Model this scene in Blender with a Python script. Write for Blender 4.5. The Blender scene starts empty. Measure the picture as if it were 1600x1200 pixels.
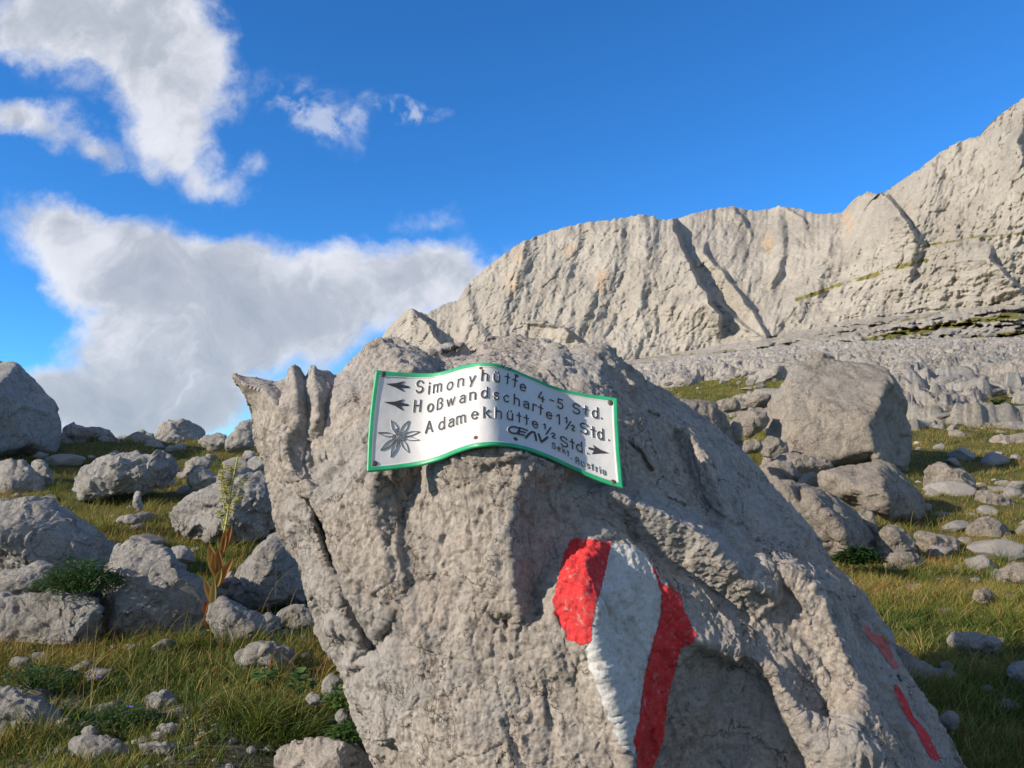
import bpy, math, random
import numpy as np
from mathutils import Vector, geometry

# ------------------------------------------------------------------ camera, sky, sun, exposure
F = 1256.0                      # focal length in photo pixels (photo is 1600 px wide)
PITCH = math.radians(6.0)
CAMZ = 1.30
SUN = np.array([-0.81, -0.41, 0.40]); SUN /= np.linalg.norm(SUN)
scene = bpy.context.scene
COL = scene.collection
cam_d = bpy.data.cameras.new('camera'); cam = bpy.data.objects.new('camera', cam_d); COL.objects.link(cam)
cam.location = (0, 0, CAMZ); cam.rotation_euler = (math.pi/2 + PITCH, 0, 0)
cam_d.sensor_width = 36; cam_d.lens = 36*F/1600; cam_d.clip_start = 0.05; cam_d.clip_end = 5000
scene.camera = cam
scene.render.engine = 'CYCLES'
scene.view_settings.view_transform = 'Standard'; scene.view_settings.look = 'None'
scene.view_settings.exposure = 0.62; scene.view_settings.gamma = 1.0
world = bpy.data.worlds.new('World'); scene.world = world; world.use_nodes = True
sun_d = bpy.data.lights.new('sun', 'SUN'); sun_d.energy = 4.3; sun_d.angle = math.radians(0.5); sun_d.color = (1.0, 0.88, 0.72)
sun = bpy.data.objects.new('sun', sun_d); COL.objects.link(sun); sun.location = (-5, -2, 6)
sun.rotation_euler = Vector(SUN).to_track_quat('Z', 'Y').to_euler()

def N(nt, typ, **kw):
    n = nt.nodes.new(typ)
    for k, v in kw.items():
        if k == 'inp':
            for kk, vv in v.items(): n.inputs[kk].default_value = vv
        else: setattr(n, k, v)
    return n
def ramp(nt, src, stops, interp='LINEAR'):
    r = nt.nodes.new('ShaderNodeValToRGB'); r.color_ramp.interpolation = interp
    els = r.color_ramp.elements
    while len(els) < len(stops): els.new(0.5)
    for e, (p, c) in zip(els, stops):
        e.position = p; e.color = (c, c, c, 1) if not hasattr(c, '__len__') else (*c, 1)
    nt.links.new(src, r.inputs[0]); return r.outputs[0]
def mix(nt, fac, a, b, blend='MIX'):
    m = nt.nodes.new('ShaderNodeMix'); m.data_type = 'RGBA'; m.blend_type = blend
    for i, v in ((0, fac), (6, a), (7, b)):
        if isinstance(v, bpy.types.NodeSocket): nt.links.new(v, m.inputs[i])
        elif hasattr(v, '__len__'): m.inputs[i].default_value = (*v, 1)
        else: m.inputs[i].default_value = v
    return m.outputs[2]
def math_(nt, op, a, b=None, clamp=False):
    m = nt.nodes.new('ShaderNodeMath'); m.operation = op; m.use_clamp = clamp
    for i, v in ((0, a), (1, b)):
        if v is None: continue
        if isinstance(v, bpy.types.NodeSocket): nt.links.new(v, m.inputs[i])
        else: m.inputs[i].default_value = v
    return m.outputs[0]
def noise(nt, vec, scale, detail=6, rough=0.6, dist=0.0, out=0):
    n = nt.nodes.new('ShaderNodeTexNoise'); n.inputs['Scale'].default_value = scale
    n.inputs['Detail'].default_value = detail; n.inputs['Roughness'].default_value = rough
    n.inputs['Distortion'].default_value = dist
    if vec is not None: nt.links.new(vec, n.inputs['Vector'])
    return n.outputs[out]

def build_world():
    nt = world.node_tree; nt.nodes.clear(); L = nt.links.new
    out = N(nt, 'ShaderNodeOutputWorld'); bg = N(nt, 'ShaderNodeBackground')
    sky = N(nt, 'ShaderNodeTexSky', sky_type='NISHITA', sun_disc=False)
    sky.sun_elevation = math.asin(SUN[2]); sky.sun_rotation = math.atan2(SUN[0], SUN[1])
    sky.altitude = 2200; sky.air_density = 1.0; sky.dust_density = 0.15; sky.ozone_density = 3.0
    tc = N(nt, 'ShaderNodeTexCoord')
    sep = N(nt, 'ShaderNodeSeparateXYZ'); L(tc.outputs['Generated'], sep.inputs[0])
    y = math_(nt, 'MAXIMUM', sep.outputs[1], 0.02)
    a = math_(nt, 'DIVIDE', sep.outputs[0], y); b = math_(nt, 'DIVIDE', sep.outputs[2], y)
    comb = N(nt, 'ShaderNodeCombineXYZ'); L(a, comb.inputs[0]); L(b, comb.inputs[1])
    P0 = comb.outputs[0]
    # wind-torn edges: push the lookup about with two noises
    def shove(P, sc, amt, det):
        c = noise(nt, P, sc, det, 0.6, 0, 1)
        s = N(nt, 'ShaderNodeVectorMath', operation='SUBTRACT'); L(c, s.inputs[0]); s.inputs[1].default_value = (.5, .5, .5)
        m = N(nt, 'ShaderNodeVectorMath', operation='SCALE'); L(s.outputs[0], m.inputs[0]); m.inputs['Scale'].default_value = amt
        ad = N(nt, 'ShaderNodeVectorMath', operation='ADD'); L(P, ad.inputs[0]); L(m.outputs[0], ad.inputs[1])
        z = N(nt, 'ShaderNodeVectorMath', operation='MULTIPLY'); L(ad.outputs[0], z.inputs[0]); z.inputs[1].default_value = (1, 1, 0)
        return z.outputs[0]
    P = shove(P0, 6.0, 0.13, 7)
    def sc(px, py):                                       # direction of the sky, as tangent of azimuth and elevation
        u = (px-800)/F; v = (600-py)/F
        den = math.cos(PITCH) - v*math.sin(PITCH)
        return u/den, (math.sin(PITCH)+v*math.cos(PITCH))/den
    def blobs(lst):
        tot = None
        for (px, py, rx, ry, ang, wgt) in lst:
            x, z = sc(px, py)
            mp = N(nt, 'ShaderNodeMapping', vector_type='TEXTURE')
            mp.inputs['Location'].default_value = (x, z, 0); mp.inputs['Rotation'].default_value = (0, 0, math.radians(-ang))
            mp.inputs['Scale'].default_value = (rx/F, ry/F, 1)
            L(P, mp.inputs[0])
            g = N(nt, 'ShaderNodeTexGradient', gradient_type='SPHERICAL'); L(mp.outputs[0], g.inputs[0])
            v = math_(nt, 'MULTIPLY', g.outputs['Fac'], wgt)
            tot = v if tot is None else math_(nt, 'ADD', tot, v)
        return tot
    thick = blobs([  # px, py, rx, ry, tilt down to the right (deg), weight
        (130, 70, 170, 110, 30, 1.1), (70, 10, 190, 110, 15, 1.5), (200, 20, 190, 130, 30, 1.6), (270, 90, 150, 130, 50, 1.6), (255, 170, 110, 110, 50, 1.2), (290, 235, 95, 65, 45, 1.0),
        (345, 285, 60, 38, 30, .8), (385, 262, 50, 26, -40, .7),
        (60, 190, 115, 42, 15, .9), (150, 222, 60, 30, 30, .8), (10, 180, 70, 40, 0, .7),
        (110, 375, 170, 85, 20, 1.5), (90, 345, 80, 60, 0, .8), (250, 430, 230, 110, 12, 1.9), (420, 470, 260, 115, 4, 1.8), (600, 440, 200, 80, 0, 1.5), (690, 430, 130, 80, -10, 1.2),
        (330, 560, 260, 120, 0, 1.5), (190, 540, 110, 110, 20, 1.1), (180, 640, 230, 90, 0, 1.5), (300, 655, 200, 50, 0, 1.0), (80, 620, 110, 60, 0, .9), (560, 500, 170, 55, 0, .7), (330, 620, 90, 30, -8, .6)])
    thin = blobs([(470, 150, 150, 75, 25, .9), (530, 195, 80, 50, 30, .7), (650, 163, 70, 34, 8, 1.6), (600, 160, 60, 30, 20, .5), (670, 345, 90, 30, 0, .55), (590, 560, 120, 60, 0, .6), (770, 395, 70, 40, 0, .7)])
    n1 = noise(nt, P0, 9.0, 8, 0.62, 0.3); n2 = noise(nt, P0, 28.0, 6, 0.6, 0.2)
    nn = math_(nt, 'ADD', math_(nt, 'MULTIPLY', math_(nt, 'SUBTRACT', n1, 0.5), 1.7), math_(nt, 'MULTIPLY', math_(nt, 'SUBTRACT', n2, 0.5), 1.0))
    dn = math_(nt, 'ADD', thick, math_(nt, 'MULTIPLY', nn, math_(nt, 'MULTIPLY', thick, 4.0, True)))
    m1 = N(nt, 'ShaderNodeMapRange', interpolation_type='SMOOTHSTEP'); L(dn, m1.inputs[0]); m1.inputs[1].default_value = 0.02; m1.inputs[2].default_value = 1.25
    tn = math_(nt, 'MULTIPLY', thin, math_(nt, 'ADD', 0.5, math_(nt, 'MULTIPLY', nn, 2.2)), True)
    m2 = N(nt, 'ShaderNodeMapRange', interpolation_type='SMOOTHSTEP'); L(tn, m2.inputs[0]); m2.inputs[1].default_value = 0.05; m2.inputs[2].default_value = 0.75
    m2b = math_(nt, 'MULTIPLY', m2.outputs[0], 0.55)
    cover = math_(nt, 'MAXIMUM', math_(nt, 'MULTIPLY', m1.outputs[0], 0.96), m2b)
    # sunlit rims against grey hearts
    n3 = noise(nt, P0, 4.5, 5, 0.55, 0.4)
    n4 = noise(nt, P, 13.0, 6, 0.6, 0.8)
    heart = math_(nt, 'ADD', math_(nt, 'MULTIPLY', thick, 0.20), math_(nt, 'ADD', math_(nt, 'MULTIPLY', math_(nt, 'SUBTRACT', n3, 0.40), 1.7), math_(nt, 'MULTIPLY', math_(nt, 'SUBTRACT', n4, 0.5), 1.1)))
    ccol = ramp(nt, heart, [(0.0, (0.56, 0.575, 0.62)), (0.30, (0.50, 0.515, 0.56)), (0.60, (0.34, 0.365, 0.415)), (1.0, (0.25, 0.285, 0.34))])
    hs = N(nt, 'ShaderNodeHueSaturation'); hs.inputs['Saturation'].default_value = 1.15; hs.inputs['Value'].default_value = 1.0; hs.inputs['Hue'].default_value = 0.5
    L(sky.outputs[0], hs.inputs['Color'])
    skyc = mix(nt, 1.0, hs.outputs[0], (SKYMUL[0], SKYMUL[1], SKYMUL[2]), 'MULTIPLY')
    sc_ = N(nt, 'ShaderNodeVectorMath', operation='SCALE'); L(ccol, sc_.inputs[0]); sc_.inputs['Scale'].default_value = 1.0/WSTR
    c = mix(nt, cover, skyc, sc_.outputs[0])
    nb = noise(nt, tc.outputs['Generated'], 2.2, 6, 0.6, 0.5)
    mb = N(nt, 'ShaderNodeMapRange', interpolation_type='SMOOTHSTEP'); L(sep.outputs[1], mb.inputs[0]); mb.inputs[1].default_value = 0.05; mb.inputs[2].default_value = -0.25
    cb = math_(nt, 'MULTIPLY', mb.outputs[0], ramp(nt, nb, [(0.38, 0), (0.55, 0.85)]))  # unseen cloud cover behind the camera, added as fill light for the shaded sides
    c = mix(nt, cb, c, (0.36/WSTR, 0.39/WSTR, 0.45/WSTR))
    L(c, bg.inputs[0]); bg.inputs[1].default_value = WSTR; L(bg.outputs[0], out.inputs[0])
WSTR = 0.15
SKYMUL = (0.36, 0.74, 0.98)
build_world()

# ------------------------------------------------------------------ helpers
CP, SP = math.cos(PITCH), math.sin(PITCH)
def at(px, py, d):
    u = (px-800)/F; v = (600-py)/F
    t = d/(CP - v*SP)
    return np.array([u*t, d, CAMZ + (SP + v*CP)*t])
def atn(px, py, d):
    u = (px-800)/F; v = (600-py)/F; t = d/(CP - v*SP)
    return np.stack([u*t, d+0*u, CAMZ + (SP + v*CP)*t], -1)
def proj(P):
    x, y, z = P[..., 0], P[..., 1], P[..., 2]-CAMZ
    w = y*CP + z*SP; h = -y*SP + z*CP
    w = np.where(np.abs(w) < 1e-6, 1e-6, w)
    return 800 + F*x/w, 600 - F*h/w
rs = np.random.RandomState(7)
_perm = rs.permutation(256); _perm = np.concatenate([_perm, _perm, _perm])
_g = rs.normal(size=(256, 3)); _g /= np.linalg.norm(_g, axis=1)[:, None]
def perlin(P):
    P = np.asarray(P, dtype=np.float64)
    I = np.floor(P).astype(np.int64); f = P - I; I &= 255
    w = f*f*f*(f*(f*6-15)+10); r = 0
    for dx in (0, 1):
        for dy in (0, 1):
            for dz in (0, 1):
                h = _perm[_perm[_perm[I[:, 0]+dx]+I[:, 1]+dy]+I[:, 2]+dz] & 255
                g = _g[h]
                dot = g[:, 0]*(f[:, 0]-dx) + g[:, 1]*(f[:, 1]-dy) + g[:, 2]*(f[:, 2]-dz)
                r = r + dot*(w[:, 0] if dx else 1-w[:, 0])*(w[:, 1] if dy else 1-w[:, 1])*(w[:, 2] if dz else 1-w[:, 2])
    return r*1.6
def fbm(P, octs=4, gain=0.5, off=0.0):
    r = 0; a = 1.0; P = np.asarray(P)+off
    for i in range(octs):
        r = r + a*perlin(P); P = P*2.03+17.1; a *= gain
    return r
def ridged(P, octs=4, gain=0.5, off=0.0):
    r = 0; a = 1.0; P = np.asarray(P)+off
    for i in range(octs):
        r = r + a*(1-2*np.abs(perlin(P))); P = P*2.03+17.1; a *= gain
    return r
def worley(P, off=0.0, second=False):
    P = np.asarray(P)+off; I = np.floor(P).astype(np.int64)
    best = np.full(len(P), 9.0); b2 = np.full(len(P), 9.0)
    for dx in (-1, 0, 1):
        for dy in (-1, 0, 1):
            for dz in (-1, 0, 1):
                J = I + (dx, dy, dz); K = J & 255
                h = _perm[_perm[_perm[K[:, 0]]+K[:, 1]]+K[:, 2]] & 255
                c = J + 0.5 + _g[h]*0.5
                d = np.sqrt(((P-c)**2).sum(1))
                b2 = np.minimum(b2, np.maximum(d, best)); best = np.minimum(best, d)
    return (best, b2) if second else best
def facets(P, off=0.0, k=14.0):
    """broken-stone noise: every cell is a tilted plane, blended only where cells meet"""
    P = np.asarray(P)+off; I = np.floor(P).astype(np.int64); num = np.zeros(len(P)); den = np.full(len(P), 1e-12)
    for dx in (-1, 0, 1):
        for dy in (-1, 0, 1):
            for dz in (-1, 0, 1):
                J = I+(dx, dy, dz); K = J & 255
                h = _perm[_perm[_perm[K[:, 0]]+K[:, 1]]+K[:, 2]] & 255
                Dv = P-(J+0.5+_g[h]*0.42); w = np.exp(-k*(Dv*Dv).sum(1))
                num += w*((Dv*_g[(h+91) & 255]).sum(1)+_g[(h+33) & 255][:, 0]*.35); den += w
    return num/den
def sstep(a, b, x):
    t = np.clip((x-a)/(b-a), 0, 1); return t*t*(3-2*t)
def inside(poly, x, y):
    r = np.zeros(np.shape(x), bool); n = len(poly)
    for i in range(n):
        x0, y0 = poly[i]; x1, y1 = poly[(i+1) % n]
        if y0 == y1: continue
        c = ((y0 > y) != (y1 > y)) & (x < (x1-x0)*(y-y0)/(y1-y0)+x0)
        r ^= c
    return r
def segdist(pts, x, y, closed=False):
    d = np.full(np.shape(x), 1e9); n = len(pts)
    for i in range(n if closed else n-1):
        x0, y0 = pts[i][:2]; x1, y1 = pts[(i+1) % n][:2]
        L2 = (x1-x0)**2+(y1-y0)**2+1e-9
        t = np.clip(((x-x0)*(x1-x0)+(y-y0)*(y1-y0))/L2, 0, 1)
        d = np.minimum(d, np.hypot(x-x0-t*(x1-x0), y-y0-t*(y1-y0)))
    return d
def sdpoly(poly, x, y):
    d = segdist(poly, x, y, True); return np.where(inside(poly, x, y), d, -d)

def mesh_from(name, V, faces, smooth=True):
    me = bpy.data.meshes.new(name)
    V = np.asarray(V, dtype=np.float32)
    if isinstance(faces, np.ndarray):
        k = faces.shape[1]; n = len(faces)
        me.vertices.add(len(V)); me.vertices.foreach_set('co', V.ravel())
        me.loops.add(n*k); me.loops.foreach_set('vertex_index', faces.astype(np.int32).ravel())
        me.polygons.add(n); me.polygons.foreach_set('loop_start', np.arange(0, n*k, k, dtype=np.int32))
        me.update(calc_edges=True)
    else:
        me.from_pydata(V.tolist(), [], faces); me.update()
    if smooth: me.polygons.foreach_set('use_smooth', np.ones(len(me.polygons), bool))
    return me
def link(name, me, mat, parent=None, loc=(0, 0, 0)):
    o = bpy.data.objects.new(name, me); COL.objects.link(o)
    if mat is not None and me is not None: me.materials.append(mat)
    o.location = loc
    if parent is not None: o.parent = parent
    return o
def tag(o, label=None, cat=None, group=None, kind=None):
    if label: o['label'] = label
    if cat: o['category'] = cat
    if group: o['group'] = group
    if kind: o['kind'] = kind
    return o
def add_attr(me, name, vals):
    a = me.attributes.new(name, 'FLOAT', 'POINT'); a.data.foreach_set('value', np.asarray(vals, dtype=np.float32))
def grid_faces(nr, nc):
    i = np.arange(nr-1)[:, None]*nc + np.arange(nc-1)[None, :]
    i = i.ravel(); return np.stack([i, i+1, i+nc+1, i+nc], -1)

# ------------------------------------------------------------------ materials
def new_mat(name, rough=0.9, spec=0.3):
    m = bpy.data.materials.new(name); m.use_nodes = True; nt = m.node_tree
    b = nt.nodes['Principled BSDF']; b.inputs['Roughness'].default_value = rough
    b.inputs['Specular IOR Level'].default_value = spec
    return m, nt, b
def bump(nt, h, strength, dist, prev=None):
    b = nt.nodes.new('ShaderNodeBump'); b.inputs['Strength'].default_value = strength; b.inputs['Distance'].default_value = dist
    nt.links.new(h, b.inputs['Height'])
    if prev is not None: nt.links.new(prev, b.inputs['Normal'])
    return b.outputs[0]
def rock_mat(name, s=1.0, light=(0.42, 0.365, 0.30), mid=(0.33, 0.285, 0.235), dark=(0.19, 0.17, 0.15), warm=(0.40, 0.26, 0.14), warmth=0.5, bstr=1.0, spots=1.0):
    """limestone; s = features per metre multiplier"""
    m, nt, b = new_mat(name, 0.92, 0.2); L = nt.links.new
    tc = N(nt, 'ShaderNodeTexCoord'); P = tc.outputs['Object']
    n1 = noise(nt, P, 3.5*s, 8, 0.65, 0.6); n2 = noise(nt, P, 14*s, 8, 0.7, 0.3); n3 = noise(nt, P, 70*s, 6, 0.7)
    c = mix(nt, ramp(nt, n1, [(0.36, 0), (0.62, 1)]), mid, light)
    c = mix(nt, math_(nt, 'MULTIPLY', ramp(nt, n2, [(0.53, 0), (0.72, 1)]), 0.75*spots), c, dark)
    n4 = noise(nt, P, 5.5*s, 6, 0.7, 1.0)
    c = mix(nt, math_(nt, 'MULTIPLY', ramp(nt, n4, [(0.56, 0), (0.74, 1)]), warmth), c, warm)
    mp = N(nt, 'ShaderNodeMapping'); mp.inputs['Location'].default_value = (3.3, 1.7, 9.1); L(P, mp.inputs[0])
    n5 = noise(nt, mp.outputs[0], 9*s, 7, 0.7, 0.5)
    c = mix(nt, math_(nt, 'MULTIPLY', ramp(nt, n5, [(0.58, 0), (0.70, 1)]), 0.45*spots), c, (0.50, 0.48, 0.46))
    c = mix(nt, 0.8, c, mix(nt, ramp(nt, n3, [(0.3, 0), (0.7, 1)]), (0.60, 0.58, 0.56), (1.32, 1.32, 1.32)), 'MULTIPLY')
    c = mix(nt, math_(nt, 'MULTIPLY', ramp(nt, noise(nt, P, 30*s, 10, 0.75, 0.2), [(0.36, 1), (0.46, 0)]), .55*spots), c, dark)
    # cooler weathered patches, water streaks and hairline joints
    mq = N(nt, 'ShaderNodeMapping'); mq.inputs['Scale'].default_value = (1, 1, .22); mq.inputs['Rotation'].default_value = (0, .32, 0); L(P, mq.inputs[0])
    st = noise(nt, mq.outputs[0], 16*s, 8, .7, .6)
    c = mix(nt, math_(nt, 'MULTIPLY', ramp(nt, noise(nt, P, 2.3*s, 6, .6, .8), [(.46, 0), (.60, 1)]), .55), c, (light[0]*.80, light[1]*.87, light[2]*.96))
    c = mix(nt, math_(nt, 'MULTIPLY', ramp(nt, st, [(.54, 0), (.66, 1)]), .50*spots), c, dark)
    c = mix(nt, math_(nt, 'MULTIPLY', ramp(nt, st, [(.30, 1), (.40, 0)]), .40*spots), c, (.56, .53, .50))
    vc = N(nt, 'ShaderNodeTexVoronoi', feature='DISTANCE_TO_EDGE'); vc.inputs['Scale'].default_value = 4.5*s
    wa = N(nt, 'ShaderNodeVectorMath', operation='ADD'); ws = N(nt, 'ShaderNodeVectorMath', operation='SCALE'); L(noise(nt, P, 6*s, 6, .65, 0, 1), ws.inputs[0]); ws.inputs['Scale'].default_value = .30/s; L(P, wa.inputs[0]); L(ws.outputs[0], wa.inputs[1]); L(wa.outputs[0], vc.inputs['Vector'])
    c = mix(nt, math_(nt, 'MULTIPLY', math_(nt, 'MULTIPLY', ramp(nt, vc.outputs['Distance'], [(.004, 1), (.016, 0)]), ramp(nt, n4, [(.42, 0), (.56, 1)])), .75*spots), c, (.08, .07, .06))
    # lichen specks
    vo = N(nt, 'ShaderNodeTexVoronoi'); vo.inputs['Scale'].default_value = 38*s; L(P, vo.inputs['Vector'])
    sp = math_(nt, 'MULTIPLY', ramp(nt, vo.outputs['Distance'], [(0.10, 1), (0.22, 0)]), ramp(nt, n2, [(0.45, 0), (0.6, 1)]))
    c = mix(nt, math_(nt, 'MULTIPLY', sp, 0.6*spots), c, (0.09, 0.085, 0.08))
    L(c, b.inputs['Base Color'])
    h0 = noise(nt, P, 8*s, 12, 0.70, 0.5); h1 = noise(nt, P, 30*s, 10, 0.75, 0.2); h2 = noise(nt, P, 130*s, 6, 0.75)
    vb = N(nt, 'ShaderNodeTexVoronoi', feature='F1'); vb.inputs['Scale'].default_value = 17*s
    hc = math_(nt, 'MULTIPLY', ramp(nt, vc.outputs['Distance'], [(0, 0), (.02, 1)]), 1.0)
    wp = N(nt, 'ShaderNodeVectorMath', operation='ADD'); L(P, wp.inputs[0])
    wn = N(nt, 'ShaderNodeVectorMath', operation='SCALE'); L(noise(nt, P, 12*s, 4, .6, 0, 1), wn.inputs[0]); wn.inputs['Scale'].default_value = .09/s; L(wn.outputs[0], wp.inputs[1]); L(wp.outputs[0], vb.inputs['Vector'])
    ve = N(nt, 'ShaderNodeTexVoronoi', feature='DISTANCE_TO_EDGE'); ve.inputs['Scale'].default_value = 7*s; L(wp.outputs[0], ve.inputs['Vector'])
    nrm = bump(nt, h0, 0.55*bstr, 0.09/s)
    nrm = bump(nt, vb.outputs['Distance'], 0.12*bstr, 0.03/s, nrm)
    nrm = bump(nt, ramp(nt, ve.outputs['Distance'], [(0, 0), (.03, 1)]), 0.35*bstr, 0.01/s, nrm)
    nrm = bump(nt, hc, 0.4*bstr, 0.012/s, nrm)
    nrm = bump(nt, st, 0.4*bstr, 0.04/s, nrm)
    nrm = bump(nt, h1, 0.65*bstr, 0.03/s, nrm)
    nrm = bump(nt, h2, 0.55*bstr, 0.008/s, nrm)
    L(nrm, b.inputs['Normal'])
    return m
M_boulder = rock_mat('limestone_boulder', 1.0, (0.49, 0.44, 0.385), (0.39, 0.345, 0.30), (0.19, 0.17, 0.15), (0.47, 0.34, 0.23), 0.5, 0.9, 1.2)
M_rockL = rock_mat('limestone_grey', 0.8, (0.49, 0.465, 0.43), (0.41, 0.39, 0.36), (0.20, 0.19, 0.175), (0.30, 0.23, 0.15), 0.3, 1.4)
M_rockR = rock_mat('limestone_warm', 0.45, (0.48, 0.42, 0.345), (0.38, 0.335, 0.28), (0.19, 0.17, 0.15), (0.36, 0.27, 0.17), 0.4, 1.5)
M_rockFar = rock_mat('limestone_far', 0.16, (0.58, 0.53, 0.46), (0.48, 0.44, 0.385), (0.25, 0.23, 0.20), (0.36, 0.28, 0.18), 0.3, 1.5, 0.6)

def mountain_mat():
    m, nt, b = new_mat('cliff_limestone', 0.95, 0.1); L = nt.links.new
    tc = N(nt, 'ShaderNodeTexCoord'); P = tc.outputs['Object']
    mp = N(nt, 'ShaderNodeMapping'); mp.inputs['Scale'].default_value = (1, 1, 0.25); L(P, mp.inputs[0]); Q = mp.outputs[0]
    n1 = noise(nt, Q, 0.03, 8, 0.65, 0.6); n2 = noise(nt, Q, 0.16, 8, 0.7, 0.4); n3 = noise(nt, P, 0.5, 6, 0.7)
    c = mix(nt, ramp(nt, n1, [(0.38, 0), (0.62, 1)]), (0.315, 0.29, 0.25), (0.405, 0.375, 0.325))
    c = mix(nt, math_(nt, 'MULTIPLY', ramp(nt, n2, [(0.52, 0), (0.75, 1)]), 0.6), c, (0.25, 0.225, 0.19))
    at_ = N(nt, 'ShaderNodeAttribute', attribute_name='ochre')
    c = mix(nt, math_(nt, 'MULTIPLY', math_(nt, 'MULTIPLY', at_.outputs['Fac'], .55), ramp(nt, n2, [(0.38, 0), (0.55, 1)])), c, (0.52, 0.34, 0.18))
    c = mix(nt, 0.5, c, mix(nt, ramp(nt, n3, [(0.3, 0), (0.7, 1)]), (0.72, 0.70, 0.68), (1.25, 1.25, 1.25)), 'MULTIPLY')
    ag = N(nt, 'ShaderNodeAttribute', attribute_name='turf')
    g = math_(nt, 'ADD', ag.outputs['Fac'], math_(nt, 'MULTIPLY', math_(nt, 'SUBTRACT', n3, 0.5), 1.6))
    gc = mix(nt, ramp(nt, n2, [(0.4, 0), (0.6, 1)]), (0.12, 0.13, 0.03), (0.22, 0.19, 0.06))
    c = mix(nt, ramp(nt, g, [(0.42, 0), (0.62, 1)]), c, gc)
    L(c, b.inputs['Base Color'])
    nrm = bump(nt, noise(nt, Q, 0.10, 12, 0.70, 0.6), .7, 5.0)
    nrm = bump(nt, noise(nt, P, 1.1, 6, 0.7, 0.2), 0.5, 0.6, nrm)
    L(nrm, b.inputs['Normal']); return m
M_cliff = mountain_mat()

def ground_mat():
    m, nt, b = new_mat('alpine_turf', 1.0, 0.1); L = nt.links.new
    tc = N(nt, 'ShaderNodeTexCoord'); P = tc.outputs['Object']
    n1 = noise(nt, P, 1.1, 8, 0.65, 0.5); n2 = noise(nt, P, 9, 8, 0.7); n3 = noise(nt, P, 60, 5, 0.7)
    c = mix(nt, ramp(nt, n1, [(0.4, 0), (0.6, 1)]), (0.06, 0.075, 0.018), (0.16, 0.13, 0.04))
    c = mix(nt, ramp(nt, n2, [(0.5, 0), (0.65, 1)]), c, (0.10, 0.075, 0.04))
    c = mix(nt, math_(nt, 'MULTIPLY', ramp(nt, n3, [(0.5, 0), (0.7, 1)]), 0.6), c, (0.03, 0.03, 0.012))
    a = N(nt, 'ShaderNodeAttribute', attribute_name='scree')
    sc = mix(nt, ramp(nt, n3, [(0.4, 0), (0.6, 1)]), (0.09, 0.08, 0.065), (0.30, 0.27, 0.23))
    c = mix(nt, ramp(nt, math_(nt, 'ADD', a.outputs['Fac'], math_(nt, 'MULTIPLY', math_(nt, 'SUBTRACT', n2, .5), 1.2)), [(0.45, 0), (0.6, 1)]), c, sc)
    L(c, b.inputs['Base Color'])
    nrm = bump(nt, n2, 0.8, 0.06); nrm = bump(nt, n3, 0.8, 0.012, nrm); L(nrm, b.inputs['Normal']); return m
M_ground = ground_mat()

def blade_mat():
    m, nt, b = new_mat('grass_blades', 0.6, 0.25); L = nt.links.new
    a = N(nt, 'ShaderNodeAttribute', attribute_name='tint')
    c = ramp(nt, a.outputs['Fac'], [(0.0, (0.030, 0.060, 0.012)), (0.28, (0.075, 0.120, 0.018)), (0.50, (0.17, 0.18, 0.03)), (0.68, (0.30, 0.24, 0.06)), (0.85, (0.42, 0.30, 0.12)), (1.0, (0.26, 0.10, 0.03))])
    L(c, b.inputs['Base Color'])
    tr = N(nt, 'ShaderNodeBsdfTranslucent'); L(c, tr.inputs[0])
    mx = N(nt, 'ShaderNodeMixShader'); mx.inputs[0].default_value = 0.35
    L(b.outputs[0], mx.inputs[1]); L(tr.outputs[0], mx.inputs[2]); L(mx.outputs[0], nt.nodes['Material Output'].inputs[0]); return m
M_blade = blade_mat()
def plain(name, col, rough=0.6, spec=0.4, metal=0.0, var=0.15, scale=30, bmp=0.0, bscale=60, bd=0.002, trans=0):
    m, nt, b = new_mat(name, rough, spec); L = nt.links.new
    tc = N(nt, 'ShaderNodeTexCoord'); n = noise(nt, tc.outputs['Object'], scale, 6, 0.65)
    lo = tuple(c*(1-var) for c in col); hi = tuple(min(1, c*(1+var)) for c in col)
    c = mix(nt, ramp(nt, n, [(0.3, 0), (0.7, 1)]), lo, hi); L(c, b.inputs['Base Color'])
    b.inputs['Metallic'].default_value = metal
    if bmp: L(bump(nt, noise(nt, tc.outputs['Object'], bscale, 6, 0.65), bmp, bd), b.inputs['Normal'])
    return m

# ------------------------------------------------------------------ ground
_dr = np.array([0.5, 1, 2, 2.7, 4, 5.5, 8, 12, 15, 20, 30, 60, 100, 200, 500, 900.])
_pc = np.array([-600, 100, 400, 800, 1250, 1500, 2100.])
_zt = np.array([   # heights relative to the eye, one row per column of _pc
 [-.95, -.95, -.93, -.92, -.83, -.71, -.43, .16, .47, .30, -1, -6, -15, -40, -100, -150],
 [-.95, -.95, -.93, -.92, -.83, -.71, -.43, .16, .47, .30, -1, -6, -15, -40, -100, -150],
 [-.97, -.97, -.95, -.93, -.83, -.72, -.42, .16, .50, .45, -.5, -4, -8, -20, -60, -80],
 [-1.1, -1.1, -1.1, -1.1, -1.0, -.9, -.6, .0, .4, .9, 1.8, 5, 9, 20, 60, 90],
 [-1.15, -1.15, -1.12, -1.08, -1.02, -.96, -.86, -.26, .14, .66, 2.4, 7.0, 13.3, 29, 77, 120],
 [-1.15, -1.15, -1.12, -1.08, -1.0, -.94, -.92, -.45, .0, .66, 2.2, 7.6, 14.4, 30, 77, 120],
 [-1.15, -1.15, -1.12, -1.08, -1.0, -.94, -.92, -.45, .0, .66, 2.2, 7.6, 14.4, 30, 77, 120]]).T
_GL = np.linspace(math.log(0.5), math.log(900), 400); _GP = np.linspace(-600, 2100, 300)
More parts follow.
